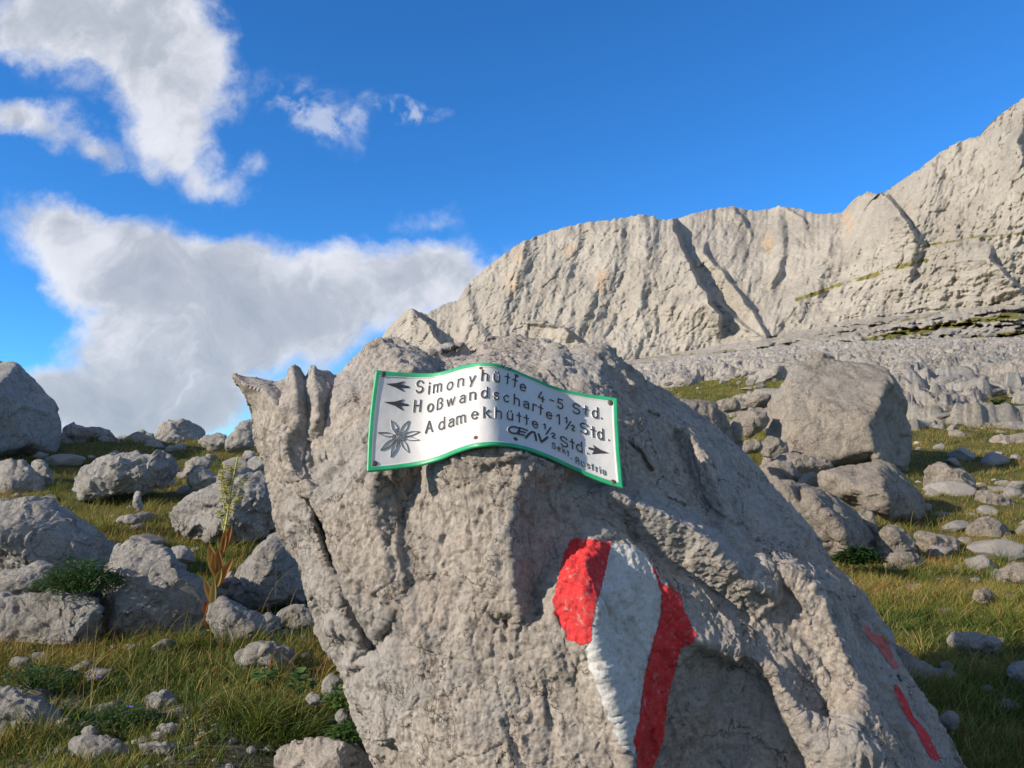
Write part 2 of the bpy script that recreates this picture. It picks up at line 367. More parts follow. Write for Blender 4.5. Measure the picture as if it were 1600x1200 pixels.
def _mk():
    tmp = np.array([np.interp(_GP, _pc, r) for r in _zt])
    g = np.array([np.interp(_GL, np.log(_dr), tmp[:, j]) for j in range(len(_GP))]).T
    k = np.hanning(13); k /= k.sum()
    g = np.apply_along_axis(lambda r: np.convolve(np.pad(r, 6, 'edge'), k, 'valid'), 0, g)
    k = np.hanning(21); k /= k.sum()
    g = np.apply_along_axis(lambda r: np.convolve(np.pad(r, 10, 'edge'), k, 'valid'), 1, g)
    return g
_GG = _mk()
def gz(x, y, rough=True):
    x = np.asarray(x, float); y = np.asarray(y, float); yy = np.maximum(y, 0.5)
    p = np.clip(x/yy*F+800, -600, 2100); l = np.log(np.clip(yy, 0.5, 900))
    i = (l-_GL[0])/(_GL[1]-_GL[0]); j = (p-_GP[0])/(_GP[1]-_GP[0])
    i0 = np.clip(i.astype(int), 0, len(_GL)-2); j0 = np.clip(j.astype(int), 0, len(_GP)-2); fi = i-i0; fj = j-j0
    z = _GG[i0, j0]*(1-fi)*(1-fj)+_GG[i0+1, j0]*fi*(1-fj)+_GG[i0, j0+1]*(1-fi)*fj+_GG[i0+1, j0+1]*fi*fj
    z = z + CAMZ
    if rough:
        P = np.stack([x, y, 0*x], -1).reshape(-1, 3)
        n = 0.05*fbm(P*1.3, 3) + 0.16*perlin(P*0.22)*np.minimum(1, np.maximum(y.ravel(), 0)/15)
        z = z + n.reshape(z.shape)
    return z
def build_ground():
    ys = np.concatenate([[-60, -20, -8, -3, -1, 0, .3], np.exp(np.linspace(math.log(0.6), math.log(130), 620)), [150, 180, 220, 280, 360, 480, 650, 900]])
    ax = np.concatenate([[-12000, -6000, -3000, -1500, -700], np.arange(-300, 1900, 3.6), [2200, 3000, 4500, 8000, 14000]])
    Y, A = np.meshgrid(ys, ax, indexing='ij')
    X = (A-800)/F*np.maximum(Y, 1.2)
    Z = gz(X, Y)
    lo = sstep(60, 110, Y)*14*sstep(700, 900, A)
    V = np.stack([X, Y, Z-lo], -1).reshape(-1, 3)
    me = mesh_from('ground', V, grid_faces(len(ys), len(ax)))
    px, py = proj(V)
    s = sstep(300, 180, segdist([(60, 1180), (300, 1190), (420, 1180)], px, py)*2.2)*(V[:, 1] < 4)*0.45 + 0.08
    add_attr(me, 'scree', s)
    tag(link('ground', me, M_ground), kind='structure')
build_ground()

# ------------------------------------------------------------------ bare karst slope on the right
def build_karst():
    pxs = np.arange(930, 1960, 2.2); ls = np.linspace(math.log(15), math.log(185), 580)
    Lg, A = np.meshgrid(ls, pxs, indexing='ij'); Y = np.exp(Lg); X = (A-800)/F*Y
    Z0 = gz(X, Y, False)
    P = np.stack([X, Y, 0*X], -1).reshape(-1, 3)
    n = fbm(P*0.10, 4).reshape(X.shape); n2 = fbm(P*0.33*np.array([1, 1.3, 1]), 4, 0.55, 5).reshape(X.shape)
    # ledges: tilted beds that break off towards the camera
    def beds(step, off, warp):
        t = (Z0*0.9 + 0.08*X + warp*n + 0.25*n2 + off)/step
        fr = t-np.floor(t)
        return step*(sstep(0, .06, fr) - fr)
    sc_ = np.clip(Y/45, .55, 2.2)
    P2 = P/sc_.reshape(-1, 1)*np.array([1, 1, 1]) if False else P
    Z = Z0 + 0.9*beds(0.62, 0, 1.5) + 0.8*beds(0.27, 3.1, 1.0)
    Z += 0.50*facets(P*np.array([.09, .14, 1])+.15*n.reshape(-1, 1), 3, 160).reshape(X.shape) + 0.16*facets(P*np.array([.24, .42, 1])+.15*n.reshape(-1, 1), 7, 160).reshape(X.shape) + 0.03*facets(P*np.array([1.2, 1.5, 1]), 9, 22).reshape(X.shape)
    w1, w2 = worley(P*np.array([0.16, 0.4, 1])+.25*fbm(P*.3, 3).reshape(-1, 1), 3.3, True)
    Z -= 0.55*sstep(.11, .03, (w2-w1).reshape(X.shape))
    w1, w2 = worley(P*np.array([0.35, 0.9, 1])+.25*fbm(P*.6, 3).reshape(-1, 1), 8.3, True)
    Z -= 0.22*sstep(.10, .02, (w2-w1).reshape(X.shape))
    px, py = proj(np.stack([X, Y, Z0], -1))
    m = np.full(X.shape, -0.9)
    # rock shows in these swathes of the slope
    bare = 0.9*sstep(22, 42, Y + 12*n)*sstep(1330, 1440, px) + 0.9*sstep(62, 74, Y)
    bare = np.maximum(bare, 1.0*sstep(46, 30, np.hypot((px-1130)/3.0, (py-590)*1.4))*0)
    m = m + 1.5*bare + 1.0*n2 + 0.5*n
    gr = sstep(1, 0, np.hypot((px-1130)/100, (py-606)/24)) + sstep(1, 0, np.hypot((px-1560)/36, (py-628)/11)) + sstep(1, 0, np.hypot((px-1600)/60, (py-640)/14))
    m -= 2.6*np.clip(gr, 0, 1)
    Z = Z + np.clip(m, -2.6, 0.40)*0.6*np.clip(Y/40, .6, 1.5) - 2.0*sstep(23, 17, Y)
    V = np.stack([X, Y, Z], -1).reshape(-1, 3)
    me = mesh_from('rock_slope', V, grid_faces(len(ls), len(pxs)))
    tag(link('rock_slope', me, M_rockFar), kind='structure')
build_karst()

# ------------------------------------------------------------------ mountain
SKYL = [(520, 660), (560, 590), (597, 527), (606, 512), (618, 500), (632, 486), (642, 481), (655, 487), (668, 492), (680, 482), (698, 474), (715, 470), (724, 455), (735, 440), (760, 418), (790, 395), (815, 378), (850, 365), (880, 355),
 (920, 347), (960, 343), (1000, 335), (1020, 337), (1035, 344), (1060, 341), (1100, 329), (1130, 324), (1148, 322), (1165, 328), (1190, 329), (1215, 322), (1245, 325), (1280, 335), (1318, 332), (1328, 318), (1340, 308), (1355, 300), (1372, 303), (1385, 298),
 (1400, 288), (1440, 262), (1455, 250), (1470, 237), (1500, 220), (1540, 210), (1548, 195), (1558, 183), (1575, 170), (1600, 153), (1650, 128), (1750, 90), (2050, 60)]
def build_mountain():
    us = np.arange(500, 2060, 1.9); nv = 330
    vv = np.linspace(0, 1, nv)
    A, Vv = np.meshgrid(us, vv, indexing='xy')
    sky = np.interp(us, [p[0] for p in SKYL], [p[1] for p in SKYL])[None, :]
    bot = 640.0
    PY = bot + (sky-bot)*Vv
    # general lie of the wall: apron, steep wall, easing off at the top
    foot = np.interp(us, [500, 700, 900, 1000, 1200, 1330, 1600, 2060], [560, 560, 572, 560, 528, 500, 470, 440])[None, :]
    d_low = np.interp(us, [500, 900, 1100, 1300, 1600, 2060], [430, 400, 300, 260, 240, 240])[None, :]
    d_foot = np.interp(us, [500, 700, 900, 1100, 1300, 1600, 2060], [520, 500, 470, 460, 440, 380, 330])[None, :]
    d_top = np.interp(us, [500, 640, 800, 1000, 1200, 1325, 1400, 1600, 2060], [540, 560, 570, 590, 620, 560, 500, 450, 420])[None, :]
    tl = np.clip((bot-PY)/(bot-foot), 0, 1); tu = np.clip((foot-PY)/(foot-sky), 0, 1)
    D = np.where(PY > foot, 130+(d_foot-130)*np.clip(tl, 0, 1)**1.15, d_foot + (d_top-d_foot)*(0.8*tu+0.2*tu**4))
    # buttresses: a rib line, near side, gentle to the left, sheer to the right
    def rib(line, amp, wl, wr, fade=25):
        xs = [p[0] for p in line]; ysl = [p[1] for p in line]
        xc = np.interp(PY, ysl, xs); xc = xc + 5*perlin(np.stack([PY.ravel()*.06, 0*PY.ravel()+amp, 0*PY.ravel()], -1)).reshape(PY.shape)
        dx = A-xc
        prof = np.where(dx < 0, np.clip(1+dx/wl, 0, 1)**1.3, np.clip(1-dx/wr, 0, 1))
        env = sstep(ysl[0]-fade, ysl[0], PY)*sstep(ysl[-1]+30+fade*.5, ysl[-1]-25, PY)
        return -amp*prof*env
    n0 = np.stack([A.ravel()*.36, PY.ravel()*.36, D.ravel()*0], -1)
    D = D + rib([(1048, 330), (1058, 372), (1085, 430), (1125, 500)], 34, 170, 6, 8) + rib([(1100, 395), (1140, 440), (1170, 480), (1198, 525)], 15, 34, 6)
    D = D + rib([(1350, 296), (1385, 305), (1408, 335), (1428, 362)], 30, 70, 6, 4) + rib([(641, 478), (665, 505), (700, 552)], 26, 60, 5, 3)
    D = D + rib([(965, 350), (950, 420), (915, 490), (875, 545)], 8, 60, 30) + rib([(1222, 350), (1224, 400), (1205, 450)], 9, 60, 8) + rib([(1545, 400), (1570, 430), (1600, 458)], 16, 90, 7)
    D = D + rib([(850, 505), (880, 512), (905, 535)], 14, 40, 6, 6) + rib([(724, 450), (740, 500), (770, 550)], 7, 60, 12) + rib([(822, 372), (812, 420), (780, 500)], 7, 50, 20)
    D = D + rib([(1300, 360), (1280, 440), (1205, 520)], 9, 60, 30) + rib([(1150, 328), (1160, 345), (1172, 358)], 12, 40, 5, 5) + rib([(1228, 322), (1250, 340), (1262, 352)], 12, 40, 5, 5) + rib([(1590, 220), (1610, 300)], 14, 60, 12)
    D = D + rib([(1005, 336), (1010, 400), (1000, 480)], 5, 36, 10) + rib([(905, 350), (890, 430)], 4, 50, 10) + rib([(1120, 470), (1150, 500), (1190, 530)], 10, 40, 8) + rib([(1460, 250), (1450, 330), (1420, 420)], 9, 60, 20)
    steep = sstep(foot+30, foot-10, PY)
    # fluting, diagonal joints and rough relief
    q = np.stack([A.ravel()*0.045+0.012*PY.ravel(), PY.ravel()*0.010, 0*A.ravel()], -1)
    wq = q + 0.35*np.stack([fbm(n0*.06, 3), 0*n0[:, 0], 0*n0[:, 0]], -1)
    D = D - steep*(1.5*ridged(wq, 5, .58) + 2.4*facets(np.stack([A.ravel()*.022, PY.ravel()*.011, 0*A.ravel()], -1)+.2*wq, 2, 16) + 1.4*facets(np.stack([A.ravel()*.06+.02*PY.ravel(), PY.ravel()*.025, 0*A.ravel()], -1)+.3*wq, 6, 16)).reshape(D.shape)
    q2 = np.stack([(A.ravel()+0.7*PY.ravel())*0.035, (A.ravel()-0.8*PY.ravel())*0.012, 0*A.ravel()+4], -1)
    D = D - steep*(1.1*ridged(q2, 4, .55, 3)).reshape(D.shape)
    D = D - (1.5*fbm(n0*0.055, 6, .60, 7)+.6*facets(n0*.4, 9, 16)).reshape(D.shape)*(0.3+0.7*steep)
    w1, w2 = worley(np.stack([A.ravel()*.020+.004*PY.ravel(), PY.ravel()*.009, 0*A.ravel()], -1)+.35*wq, 5.5, True)
    D = D + steep*(1.2*sstep(.04, 0, w2-w1)).reshape(D.shape)
    w1, w2 = worley(np.stack([A.ravel()*.05+.03*PY.ravel(), PY.ravel()*.035, 0*A.ravel()], -1)+.3*wq, 9.5, True)
    D = D + (.9*sstep(.06, 0, w2-w1)).reshape(D.shape)
    D = D - (1-steep)*(26*facets(np.stack([A.ravel()*.03, PY.ravel()*.12, 0*A.ravel()], -1), 12, 60)+10*facets(n0*.45*np.array([.6, 1, 1]), 14, 60)).reshape(D.shape)*np.clip(D/300, .3, 1)
    # beds dipping to the left on the right-hand flank, with turf on their ledges
    S = PY + 0.20*(A-1200) + 7*fbm(n0*.03, 3, .5, 2).reshape(D.shape)
    right = sstep(1180, 1330, A)*sstep(360, 420, S) + 0.6*sstep(foot-10, foot+20, PY)
    for s0, w, amp in ((438, 4, 5), (463, 3, 3), (484, 4, 4), (507, 3, 3), (527, 4, 5), (548, 4, 6), (566, 3, 5), (583, 4, 6), (600, 3, 5)):
        sv = S + 3*perlin(n0*.11+s0).reshape(D.shape)
        D = D + np.clip(right, 0, 1)*amp*(sstep(s0+w, s0-w, sv) - sstep(s0+26, s0-14, sv))
    D = D - np.clip(right, 0, 1)*1.2*(ridged(np.stack([A.ravel()*.03, S.ravel()*.10, 0*A.ravel()], -1), 4, .55)).reshape(D.shape)
    turf = np.zeros(D.shape)
    def strip(line, w, k=1.0):
        d = segdist(line, A, PY + 4*perlin(n0*.08+9).reshape(D.shape)); return k*sstep(w, w*.2, d)*np.clip(1.0+1.0*fbm(n0*.12, 3, .6, 77).reshape(D.shape), 0, 1)
    for ln, w, k in (([(1200, 550), (1260, 549), (1330, 540), (1400, 522), (1460, 512), (1600, 490)], 7, 1), ([(1245, 470), (1300, 450), (1350, 435), (1400, 418), (1450, 405)], 6, .85), ([(1400, 392), (1500, 375), (1600, 362)], 4, .6),
                     ([(1340, 480), (1400, 470), (1470, 450)], 3.5, .55), ([(1400, 505), (1500, 480), (1600, 455)], 3.5, .55), ([(1440, 540), (1520, 528), (1600, 520)], 6, .8), ([(1180, 560), (1230, 562), (1300, 552)], 6, .8),
                     ([(970, 590), (1010, 572), (1080, 562)], 5, .7), ([(1000, 600), (1060, 585), (1150, 572), (1240, 566)], 6, .7), ([(1280, 575), (1400, 560), (1600, 548)], 5, .55), ([(1000, 560), (1100, 552), (1180, 545)], 3, .5)):
        turf = np.maximum(turf, strip(ln, w, k))
    turf += 0.18*sstep(foot-4, foot+30, PY)
    ochre = np.zeros(D.shape)
    for cx, cy, rx, ry in ((802, 438, 16, 26), (730, 560, 12, 20), (1325, 345, 12, 28), (1200, 380, 10, 22), (940, 440, 12, 24), (810, 400, 12, 16), (890, 392, 14, 16)):
        ochre = np.maximum(ochre, sstep(1.2, .2, np.hypot((A-cx)/rx, (PY-cy)/ry)))
    # ragged skyline
    jag = (2.6*fbm(np.stack([us*.09, us*0, us*0], -1), 5, .6))[None, :]
    PYj = PY + jag*Vv**3
    V = atn(A, PYj, D)
    faces = grid_faces(nv, len(us))
    # the far side falls away behind the crest
    crest = V[-1]; back = [V.reshape(-1, 3)]; prev = (nv-1)*len(us); fs = [faces]
    for k, (dy, dz) in enumerate(((12, -1), (45, -12), (130, -60), (260, -190))):
        c = crest + np.array([0, dy, dz]) + np.stack([0*us, 0*us, 3*perlin(np.stack([us*.03, us*0+k, us*0], -1))], -1)
        i0 = sum(len(b) for b in back); back.append(c)
        j = np.arange(len(us)-1); fs.append(np.stack([prev+j, prev+j+1, i0+j+1, i0+j], -1)); prev = i0
    VV = np.concatenate(back); me = mesh_from('mountain', VV, np.concatenate(fs))
    pad = len(VV)-D.size
    add_attr(me, 'turf', np.concatenate([turf.ravel(), np.zeros(pad)])); add_attr(me, 'ochre', np.concatenate([ochre.ravel(), np.zeros(pad)]))
    tag(link('mountain', me, M_cliff), kind='structure')
build_mountain()

# ------------------------------------------------------------------ rocks traced as solid bodies
def cdt(pts2, outline_n, cons):
    co = [Vector((p[0], -p[1])) for p in pts2]
    edges = [(i, (i+1) % outline_n) for i in range(outline_n)] + cons
    r = geometry.delaunay_2d_cdt(co, edges, [list(range(outline_n))], 1, 1e-4, True)
    vs, _, fs, ov = r[0], r[1], r[2], r[3]
    return vs, fs, ov
def solid(outline, front, back, cons=()):
    """closed mesh: outline [(px,py,d)], front/back interior points, cons = polylines of front point indices"""
    V = [at(*p) for p in outline]; n = len(outline); F_ = []
    for side, inner in ((0, front), (1, back)):
        pts = list(outline)+list(inner); m0 = len(V); V += [at(*p) for p in inner]
        c = [(n+a, n+b) for a, b in cons] if side == 0 else []
        vs, fs, ov = cdt(pts, n, c)
        idx = {}
        for k in range(len(vs)):
            if ov[k]:
                o = ov[k][0]; idx[k] = o if o < n else m0+o-n
            else:                                                     # crossing of two lines: average the nearest known depths
                q = vs[k]; ds = sorted(((p[0]-q[0])**2+(-p[1]-q[1])**2, p[2]) for p in pts)[:3]
                w = [1/(a+1) for a, _ in ds]; dd = sum(wi*b for wi, (_, b) in zip(w, ds))/sum(w)
                V.append(at(q[0], -q[1], dd)); idx[k] = len(V)-1
        for f in fs:
            g = [idx[i] for i in f]
            F_.append(g if side == 1 else g[::-1])
    return V, F_
def remesh(V, F_, voxel, smooth_iter=2):
    me = bpy.data.meshes.new('tmp'); me.from_pydata([tuple(v) for v in V], [], F_); me.update()
    o = bpy.data.objects.new('tmp', me); COL.objects.link(o)
    md = o.modifiers.new('r', 'REMESH'); md.mode = 'VOXEL'; md.voxel_size = voxel; md.adaptivity = 0
    dg = bpy.context.evaluated_depsgraph_get(); ev = o.evaluated_get(dg); m2 = bpy.data.meshes.new_from_object(ev)
    bpy.data.objects.remove(o); bpy.data.meshes.remove(me)
    return largest(m2)
def largest(me):
    """drop the crumbs a voxel grid leaves behind"""
    n = len(me.vertices); e = np.empty(len(me.edges)*2, dtype=np.int32); me.edges.foreach_get('vertices', e); e = e.reshape(-1, 2); lab = np.arange(n)
    while True:
        m = np.minimum(lab[e[:, 0]], lab[e[:, 1]]); new = lab.copy(); np.minimum.at(new, e[:, 0], m); np.minimum.at(new, e[:, 1], m); new = new[new]; new = new[new]
        if (new == lab).all(): break
        lab = new
    big = np.bincount(lab).argmax(); keep = lab == big
    if keep.all(): return me
    fv = np.empty(len(me.loops), dtype=np.int32); me.loops.foreach_get('vertex_index', fv); fv = fv.reshape(-1, 4)
    fv = fv[keep[fv[:, 0]]]; mp = np.cumsum(keep)-1
    m2 = mesh_from(me.name, get_co(me)[keep], mp[fv]); bpy.data.meshes.remove(me); return m2
def get_co(me):
    a = np.empty(len(me.vertices)*3, dtype=np.float32); me.vertices.foreach_get('co', a); return a.reshape(-1, 3).astype(float)
def get_no(me):
    a = np.empty(len(me.vertices)*3, dtype=np.float32); me.vertex_normals.foreach_get('vector', a); return a.reshape(-1, 3).astype(float)
def relax(me, V, it):
    e = np.empty(len(me.edges)*2, dtype=np.int32); me.edges.foreach_get('vertices', e); e = e.reshape(-1, 2)
    cnt = np.bincount(e.ravel(), minlength=len(V))[:, None]
    for _ in range(it):
        s = np.zeros_like(V)
        for k in range(3):
            s[:, k] = np.bincount(e[:, 0], V[e[:, 1], k], len(V)) + np.bincount(e[:, 1], V[e[:, 0], k], len(V))
        V = 0.4*V + 0.6*s/np.maximum(cnt, 1)
    return V
def rough_rock(V, Nn, size, seed, amp=1.0, pit=0.4):
    P = V/size; o = seed*7.31
    P = P + 0.06*np.stack([fbm(P*2, 2, .5, o+k) for k in (1, 2, 3)], -1)
    d = 0.022 + 0.085*facets(P*1.7, o, 34) + 0.042*facets(P*np.array([4.2, 4.2, 6]), o+3, 36) + 0.016*facets(P*11, o+5, 36)
    w1, w2 = worley(P*2.3, o+8, True)
    d = d - 0.018*sstep(.07, 0, w2-w1)
    d = d + 0.008*ridged(P*14, 3, .6, o+5) + 0.006*fbm(P*34, 3, .65, o+9)
    d = d - pit*0.010*sstep(.35, .1, worley(P*15, o))
    return V + Nn*(d*size*amp)[:, None]
ROCKS = []      # (outline, depth, thickness) so the grass can keep clear
def rock(outline, d, label, mat=None, thick=None, tf=None, apex=None, front=None, cons=(), group=None, seed=None, name='boulder', cat='boulder', amp=1.0, vox=1.0, lean=0.0, chop=True):
    xs = [p[0] for p in outline]; ys = [p[1] for p in outline]
    w = max(xs)-min(xs); h = max(ys)-min(ys); size = (w+h)/2*d/F
    seed = seed if seed is not None else int(xs[0]*13+ys[0]*7) % 997
    r = random.Random(seed)
    thick = thick or size*0.85; tf = tf or size*0.38
    cx, cy = sum(xs)/len(xs), sum(ys)/len(ys)
    n = len(outline)
    # refine the outline so that it wanders like broken stone
    out = []
    for i in range(n):
        a, b = outline[i], outline[(i+1) % n]; out.append((a[0], a[1], d+lean*(a[1]-cy)*-1*d/F))
        if math.hypot(b[0]-a[0], b[1]-a[1]) > 0.22*(w+h)/2:
            t = r.uniform(.4, .6); k = r.uniform(-.035, .035)
            out.append((a[0]+(b[0]-a[0])*t - (b[1]-a[1])*k, a[1]+(b[1]-a[1])*t+(b[0]-a[0])*k, d))
    if front is None:
        ax, ay = apex or (cx+r.uniform(-.12, .05)*w, cy-r.uniform(.0, .12)*h)
        front = [(ax, ay, d-tf)]
        m = max(5, n-1)
        for i in range(m):
            ang = (i+r.uniform(-.3, .3))/m*2*math.pi
            # point between apex and outline, in the direction ang
            best = min(range(len(out)), key=lambda k: abs(math.remainder(math.atan2(out[k][1]-ay, out[k][0]-ax)-ang, 2*math.pi)))
            t = r.uniform(.52, .72); q = out[best]
            front.append((ax+(q[0]-ax)*t, ay+(q[1]-ay)*t, d-tf*r.uniform(.45, 1.0)*(1.0 if q[1] > ay else .75)))
    back = []
    for k in range(5):
        q = out[int(k*len(out)/5)]; t = r.uniform(.5, .65)
        back.append((cx+(q[0]-cx)*t, cy+(q[1]-cy)*t, d+thick*r.uniform(.5, 1)))
    V, F_ = solid(out, front, back, cons)
    me = remesh(V, F_, max(d*0.0021*vox, size/70))
    V = get_co(me); V = relax(me, V, 1); Nn = get_no(me)
    rr = np.random.RandomState(seed+3); c0 = V.mean(0)
    for k in range(14 if chop else 0):                                # clean breaks on the broad faces
        nrm_ = rr.normal(size=3); nrm_[1] = -abs(nrm_[1])-.75; nrm_ /= np.linalg.norm(nrm_); pr = (V-c0)@nrm_; hh = pr.max()*rr.uniform(.74, .92)
        V = V - np.maximum(0, pr-hh)[:, None]*nrm_
    V = c0+(V-c0)*1.03
    V = rough_rock(V, Nn, size, seed, amp*.85)
    base = np.array([at(cx, cy, d)[0], d+thick*.2, V[:, 2].min()])
    me.vertices.foreach_set('co', (V-base).astype(np.float32).ravel()); me.update()
    me.polygons.foreach_set('use_smooth', np.ones(len(me.polygons), bool))
    me.name = name
    o = link(name, me, mat or M_rockL, loc=tuple(base)); tag(o, label, cat, group)
    ROCKS.append(([(p[0], p[1]) for p in outline], d-tf, d+thick*.8))
    return o

# ------------------------------------------------------------------ the sign's sheet (needed by the boulder, which must lie behind it)
S_TOP = [(587, 578), (610, 581), (650, 583.5), (680, 583), (700, 578.5), (725, 570.5), (750, 566.5), (775, 567.5), (800, 576), (830, 589), (860, 602), (890, 611), (925, 617), (950, 620), (965, 622.5)]
S_BOT = [(573, 738), (610, 735), (660, 728), (690, 719), (715, 708), (740, 700), (770, 697), (800, 699), (830, 706.5), (860, 718), (890, 732), (920, 746), (950, 757.5), (974, 763.5)]
def _c(l):
    a = np.array(l, float); t = (a[:, 0]-a[0, 0])/(a[-1, 0]-a[0, 0]); tt = np.linspace(0, 1, 201)
    y = np.interp(tt, t, a[:, 1]); k = np.hanning(15); k /= k.sum()
    y2 = np.convolve(np.pad(y, 7, 'reflect', reflect_type='odd'), k, 'valid')
    return tt, a[0, 0]+(a[-1, 0]-a[0, 0])*tt, y2
_tt, _tx, _ty = _c(S_TOP); _, _bx, _by = _c(S_BOT)
_du = [0, .17, .27, .43, .50, .63, .78, .9, 1.0]
def _sm(y):
    k = np.hanning(31); k /= k.sum(); return np.convolve(np.pad(y, 15, 'reflect', reflect_type='odd'), k, 'valid')
_dt = _sm(np.interp(_tt, _du, [2.02, 2.055, 2.04, 1.945, 1.945, 2.02, 2.085, 2.09, 2.08]))
_db = _sm(np.interp(_tt, _du, [1.94, 1.965, 1.945, 1.850, 1.850, 1.92, 1.985, 1.985, 1.97]))
def sheet(u, v):
    u = np.asarray(u, float); v = np.asarray(v, float); uc = np.clip(u, 0, 1)
    tx = _tx[0]+(_tx[-1]-_tx[0])*u; bx = _bx[0]+(_bx[-1]-_bx[0])*u
    ty = np.interp(uc, _tt, _ty)+(u-uc)*0; by = np.interp(uc, _tt, _by)
    w = np.sin(math.pi*np.clip(v, 0, 1))
    px = tx+(bx-tx)*v - 3*w*(1-uc) - 1.5*w*uc
    py = ty+(by-ty)*v
    d = np.interp(uc, _tt, _dt)*(1-v)+np.interp(uc, _tt, _db)*v
    return px, py, d
def sheet_pos(u, v, h=0.0):
    P = atn(*sheet(u, v)); e = 1e-3
    A = atn(*sheet(np.clip(u+e, 0, 1), v))-atn(*sheet(np.clip(u-e, 0, 1), v)); B = atn(*sheet(u, v+e))-atn(*sheet(u, v-e))
    n = np.cross(B, A); n /= np.linalg.norm(n, axis=-1)[..., None]
    n = np.where((n[..., 1] > 0)[..., None], -n, n)
    return P + n*np.asarray(h)[..., None]
def sheet_inv(px, py):
    u = (px-580)/385.; v = (py-600)/130.
    for _ in range(25):
        a, b, _d = sheet(u, v); u = u+(px-a)/390.; v = v+(py-b)/150.
    return u, v

# ------------------------------------------------------------------ the great boulder
def build_boulder():
    O = [(362, 584, 2.30), (380, 590, 2.32), (400, 592, 2.34), (425, 598, 2.36), (449, 594, 2.36), (456, 571, 2.33), (468, 577, 2.35), (477, 592, 2.36), (483, 580, 2.36), (491, 573, 2.33), (506, 580, 2.36), (522, 590, 2.38), (536, 580, 2.38), (552, 560, 2.38), (575, 542, 2.36), (592, 531, 2.36), (618, 534, 2.36), (645, 546, 2.38), (662, 553, 2.44),
         (680, 558, 2.52), (700, 553, 2.52), (730, 545, 2.52), (762, 540, 2.52), (776, 531, 2.54), (812, 527, 2.55), (845, 529, 2.55), (866, 538, 2.5), (885, 544, 2.46), (905, 540, 2.42), (938, 543, 2.40), (958, 558, 2.42), (985, 580, 2.46), (1010, 600, 2.5), (1042, 613, 2.54), (1070, 633, 2.56), (1103, 655, 2.58), (1135, 686, 2.58), (1170, 718, 2.57), (1200, 752, 2.56),
         (1228, 785, 2.54), (1255, 815, 2.52), (1280, 855, 2.5), (1300, 885, 2.48), (1322, 905, 2.46), (1345, 930, 2.45), (1362, 958, 2.44), (1374, 985, 2.43), (1388, 1015, 2.42), (1405, 1045, 2.4), (1428, 1075, 2.38), (1450, 1105, 2.36), (1476, 1150, 2.34), (1506, 1200, 2.32), (1550, 1290, 2.3), (1580, 1400, 2.3),
         (1400, 1560, 2.25), (1000, 1600, 2.2), (760, 1560, 2.2), (660, 1400, 2.25), (620, 1270, 2.3), (590, 1205, 2.33), (562, 1150, 2.33), (545, 1100, 2.34), (537, 1062, 2.34), (530, 1035, 2.35), (515, 1010, 2.36), (497, 975, 2.36), (485, 935, 2.36), (478, 895, 2.36), (462, 860, 2.37), (448, 835, 2.37), (436, 808, 2.37), (437, 785, 2.38), (428, 755, 2.38), (420, 730, 2.38), (405, 700, 2.38), (396, 668, 2.38), (393, 640, 2.38), (382, 615, 2.34)]
    Fp = []; C = []
    def P(*a): Fp.append(a); return len(Fp)-1
    def line(*pts):
        ids = [P(*p) for p in pts]; C.extend(zip(ids[:-1], ids[1:])); return ids
    # horn with its two fins and the grooves between them
    line((459, 588, 2.27), (463, 620, 2.225), (466, 655, 2.21)); line((476, 606, 2.285), (481, 640, 2.262), (484, 690, 2.245), (490, 730, 2.22))
    line((490, 590, 2.27), (496, 620, 2.22), (497, 655, 2.20)); line((520, 604, 2.29), (510, 640, 2.25), (511, 675, 2.235), (520, 720, 2.20))
    line((545, 600, 2.24), (532, 640, 2.18), (535, 690, 2.13), (548, 740, 2.09))
    P(412, 612, 2.245); P(384, 602, 2.265); P(435, 640, 2.22); P(445, 690, 2.21); P(440, 620, 2.27); P(430, 670, 2.25); P(460, 740, 2.19)
    # the diagonal crack of the left flank: lip, bed, lip
    line((466, 775, 2.21), (492, 828, 2.185), (508, 880, 2.17), (530, 945, 2.155), (560, 1000, 2.13)); line((482, 778, 2.22), (505, 822, 2.31), (524, 878, 2.29), (541, 918, 2.17), (556, 945, 2.20), (578, 988, 2.19))
    line((490, 772, 2.17), (514, 817, 2.13), (532, 874, 2.11), (552, 925, 2.10), (563, 945, 2.09), (588, 985, 2.07))
    line((575, 1022, 2.16), (590, 1014, 2.2), (604, 992, 2.15)); line((580, 1036, 2.09), (597, 1026, 2.06), (612, 1004, 2.04))
    P(450, 800, 2.25); P(490, 920, 2.24); P(512, 985, 2.22); P(545, 1040, 2.18); P(560, 1100, 2.14); P(585, 1160, 2.12); P(610, 1230, 2.12)
    # left block above and beside the sign
    P(560, 590, 2.27); P(590, 560, 2.25); P(600, 600, 2.16); P(560, 650, 2.13); P(565, 700, 2.09); P(612, 560, 2.22); P(640, 580, 2.14)
    line((640, 556, 2.27), (655, 572, 2.18), (662, 590, 2.14)); line((672, 563, 2.42), (682, 580, 2.30), (690, 600, 2.2))
    P(720, 560, 2.38); P(760, 556, 2.35); P(820, 560, 2.33); P(870, 565, 2.27); P(900, 580, 2.24); P(930, 590, 2.21); P(945, 565, 2.3); P(800, 541, 2.44); P(855, 548, 2.42); P(840, 585, 2.18)
    P(760, 600, 2.08); P(700, 640, 2.12); P(620, 650, 2.10); P(780, 650, 2.02); P(860, 650, 2.11); P(930, 680, 2.12)
    # hollow beneath the sign's left half, then the sunlit prow under its crest
    line((588, 745, 2.03), (578, 790, 2.035), (590, 830, 2.02), (600, 870, 2.0)); P(622, 760, 2.08); P(640, 800, 2.06); P(618, 815, 2.065); P(655, 835, 2.02); P(640, 770, 2.085)
    line((668, 768, 2.04), (700, 728, 1.96), (738, 704, 1.905)); P(655, 740, 2.09); P(690, 700, 2.07)
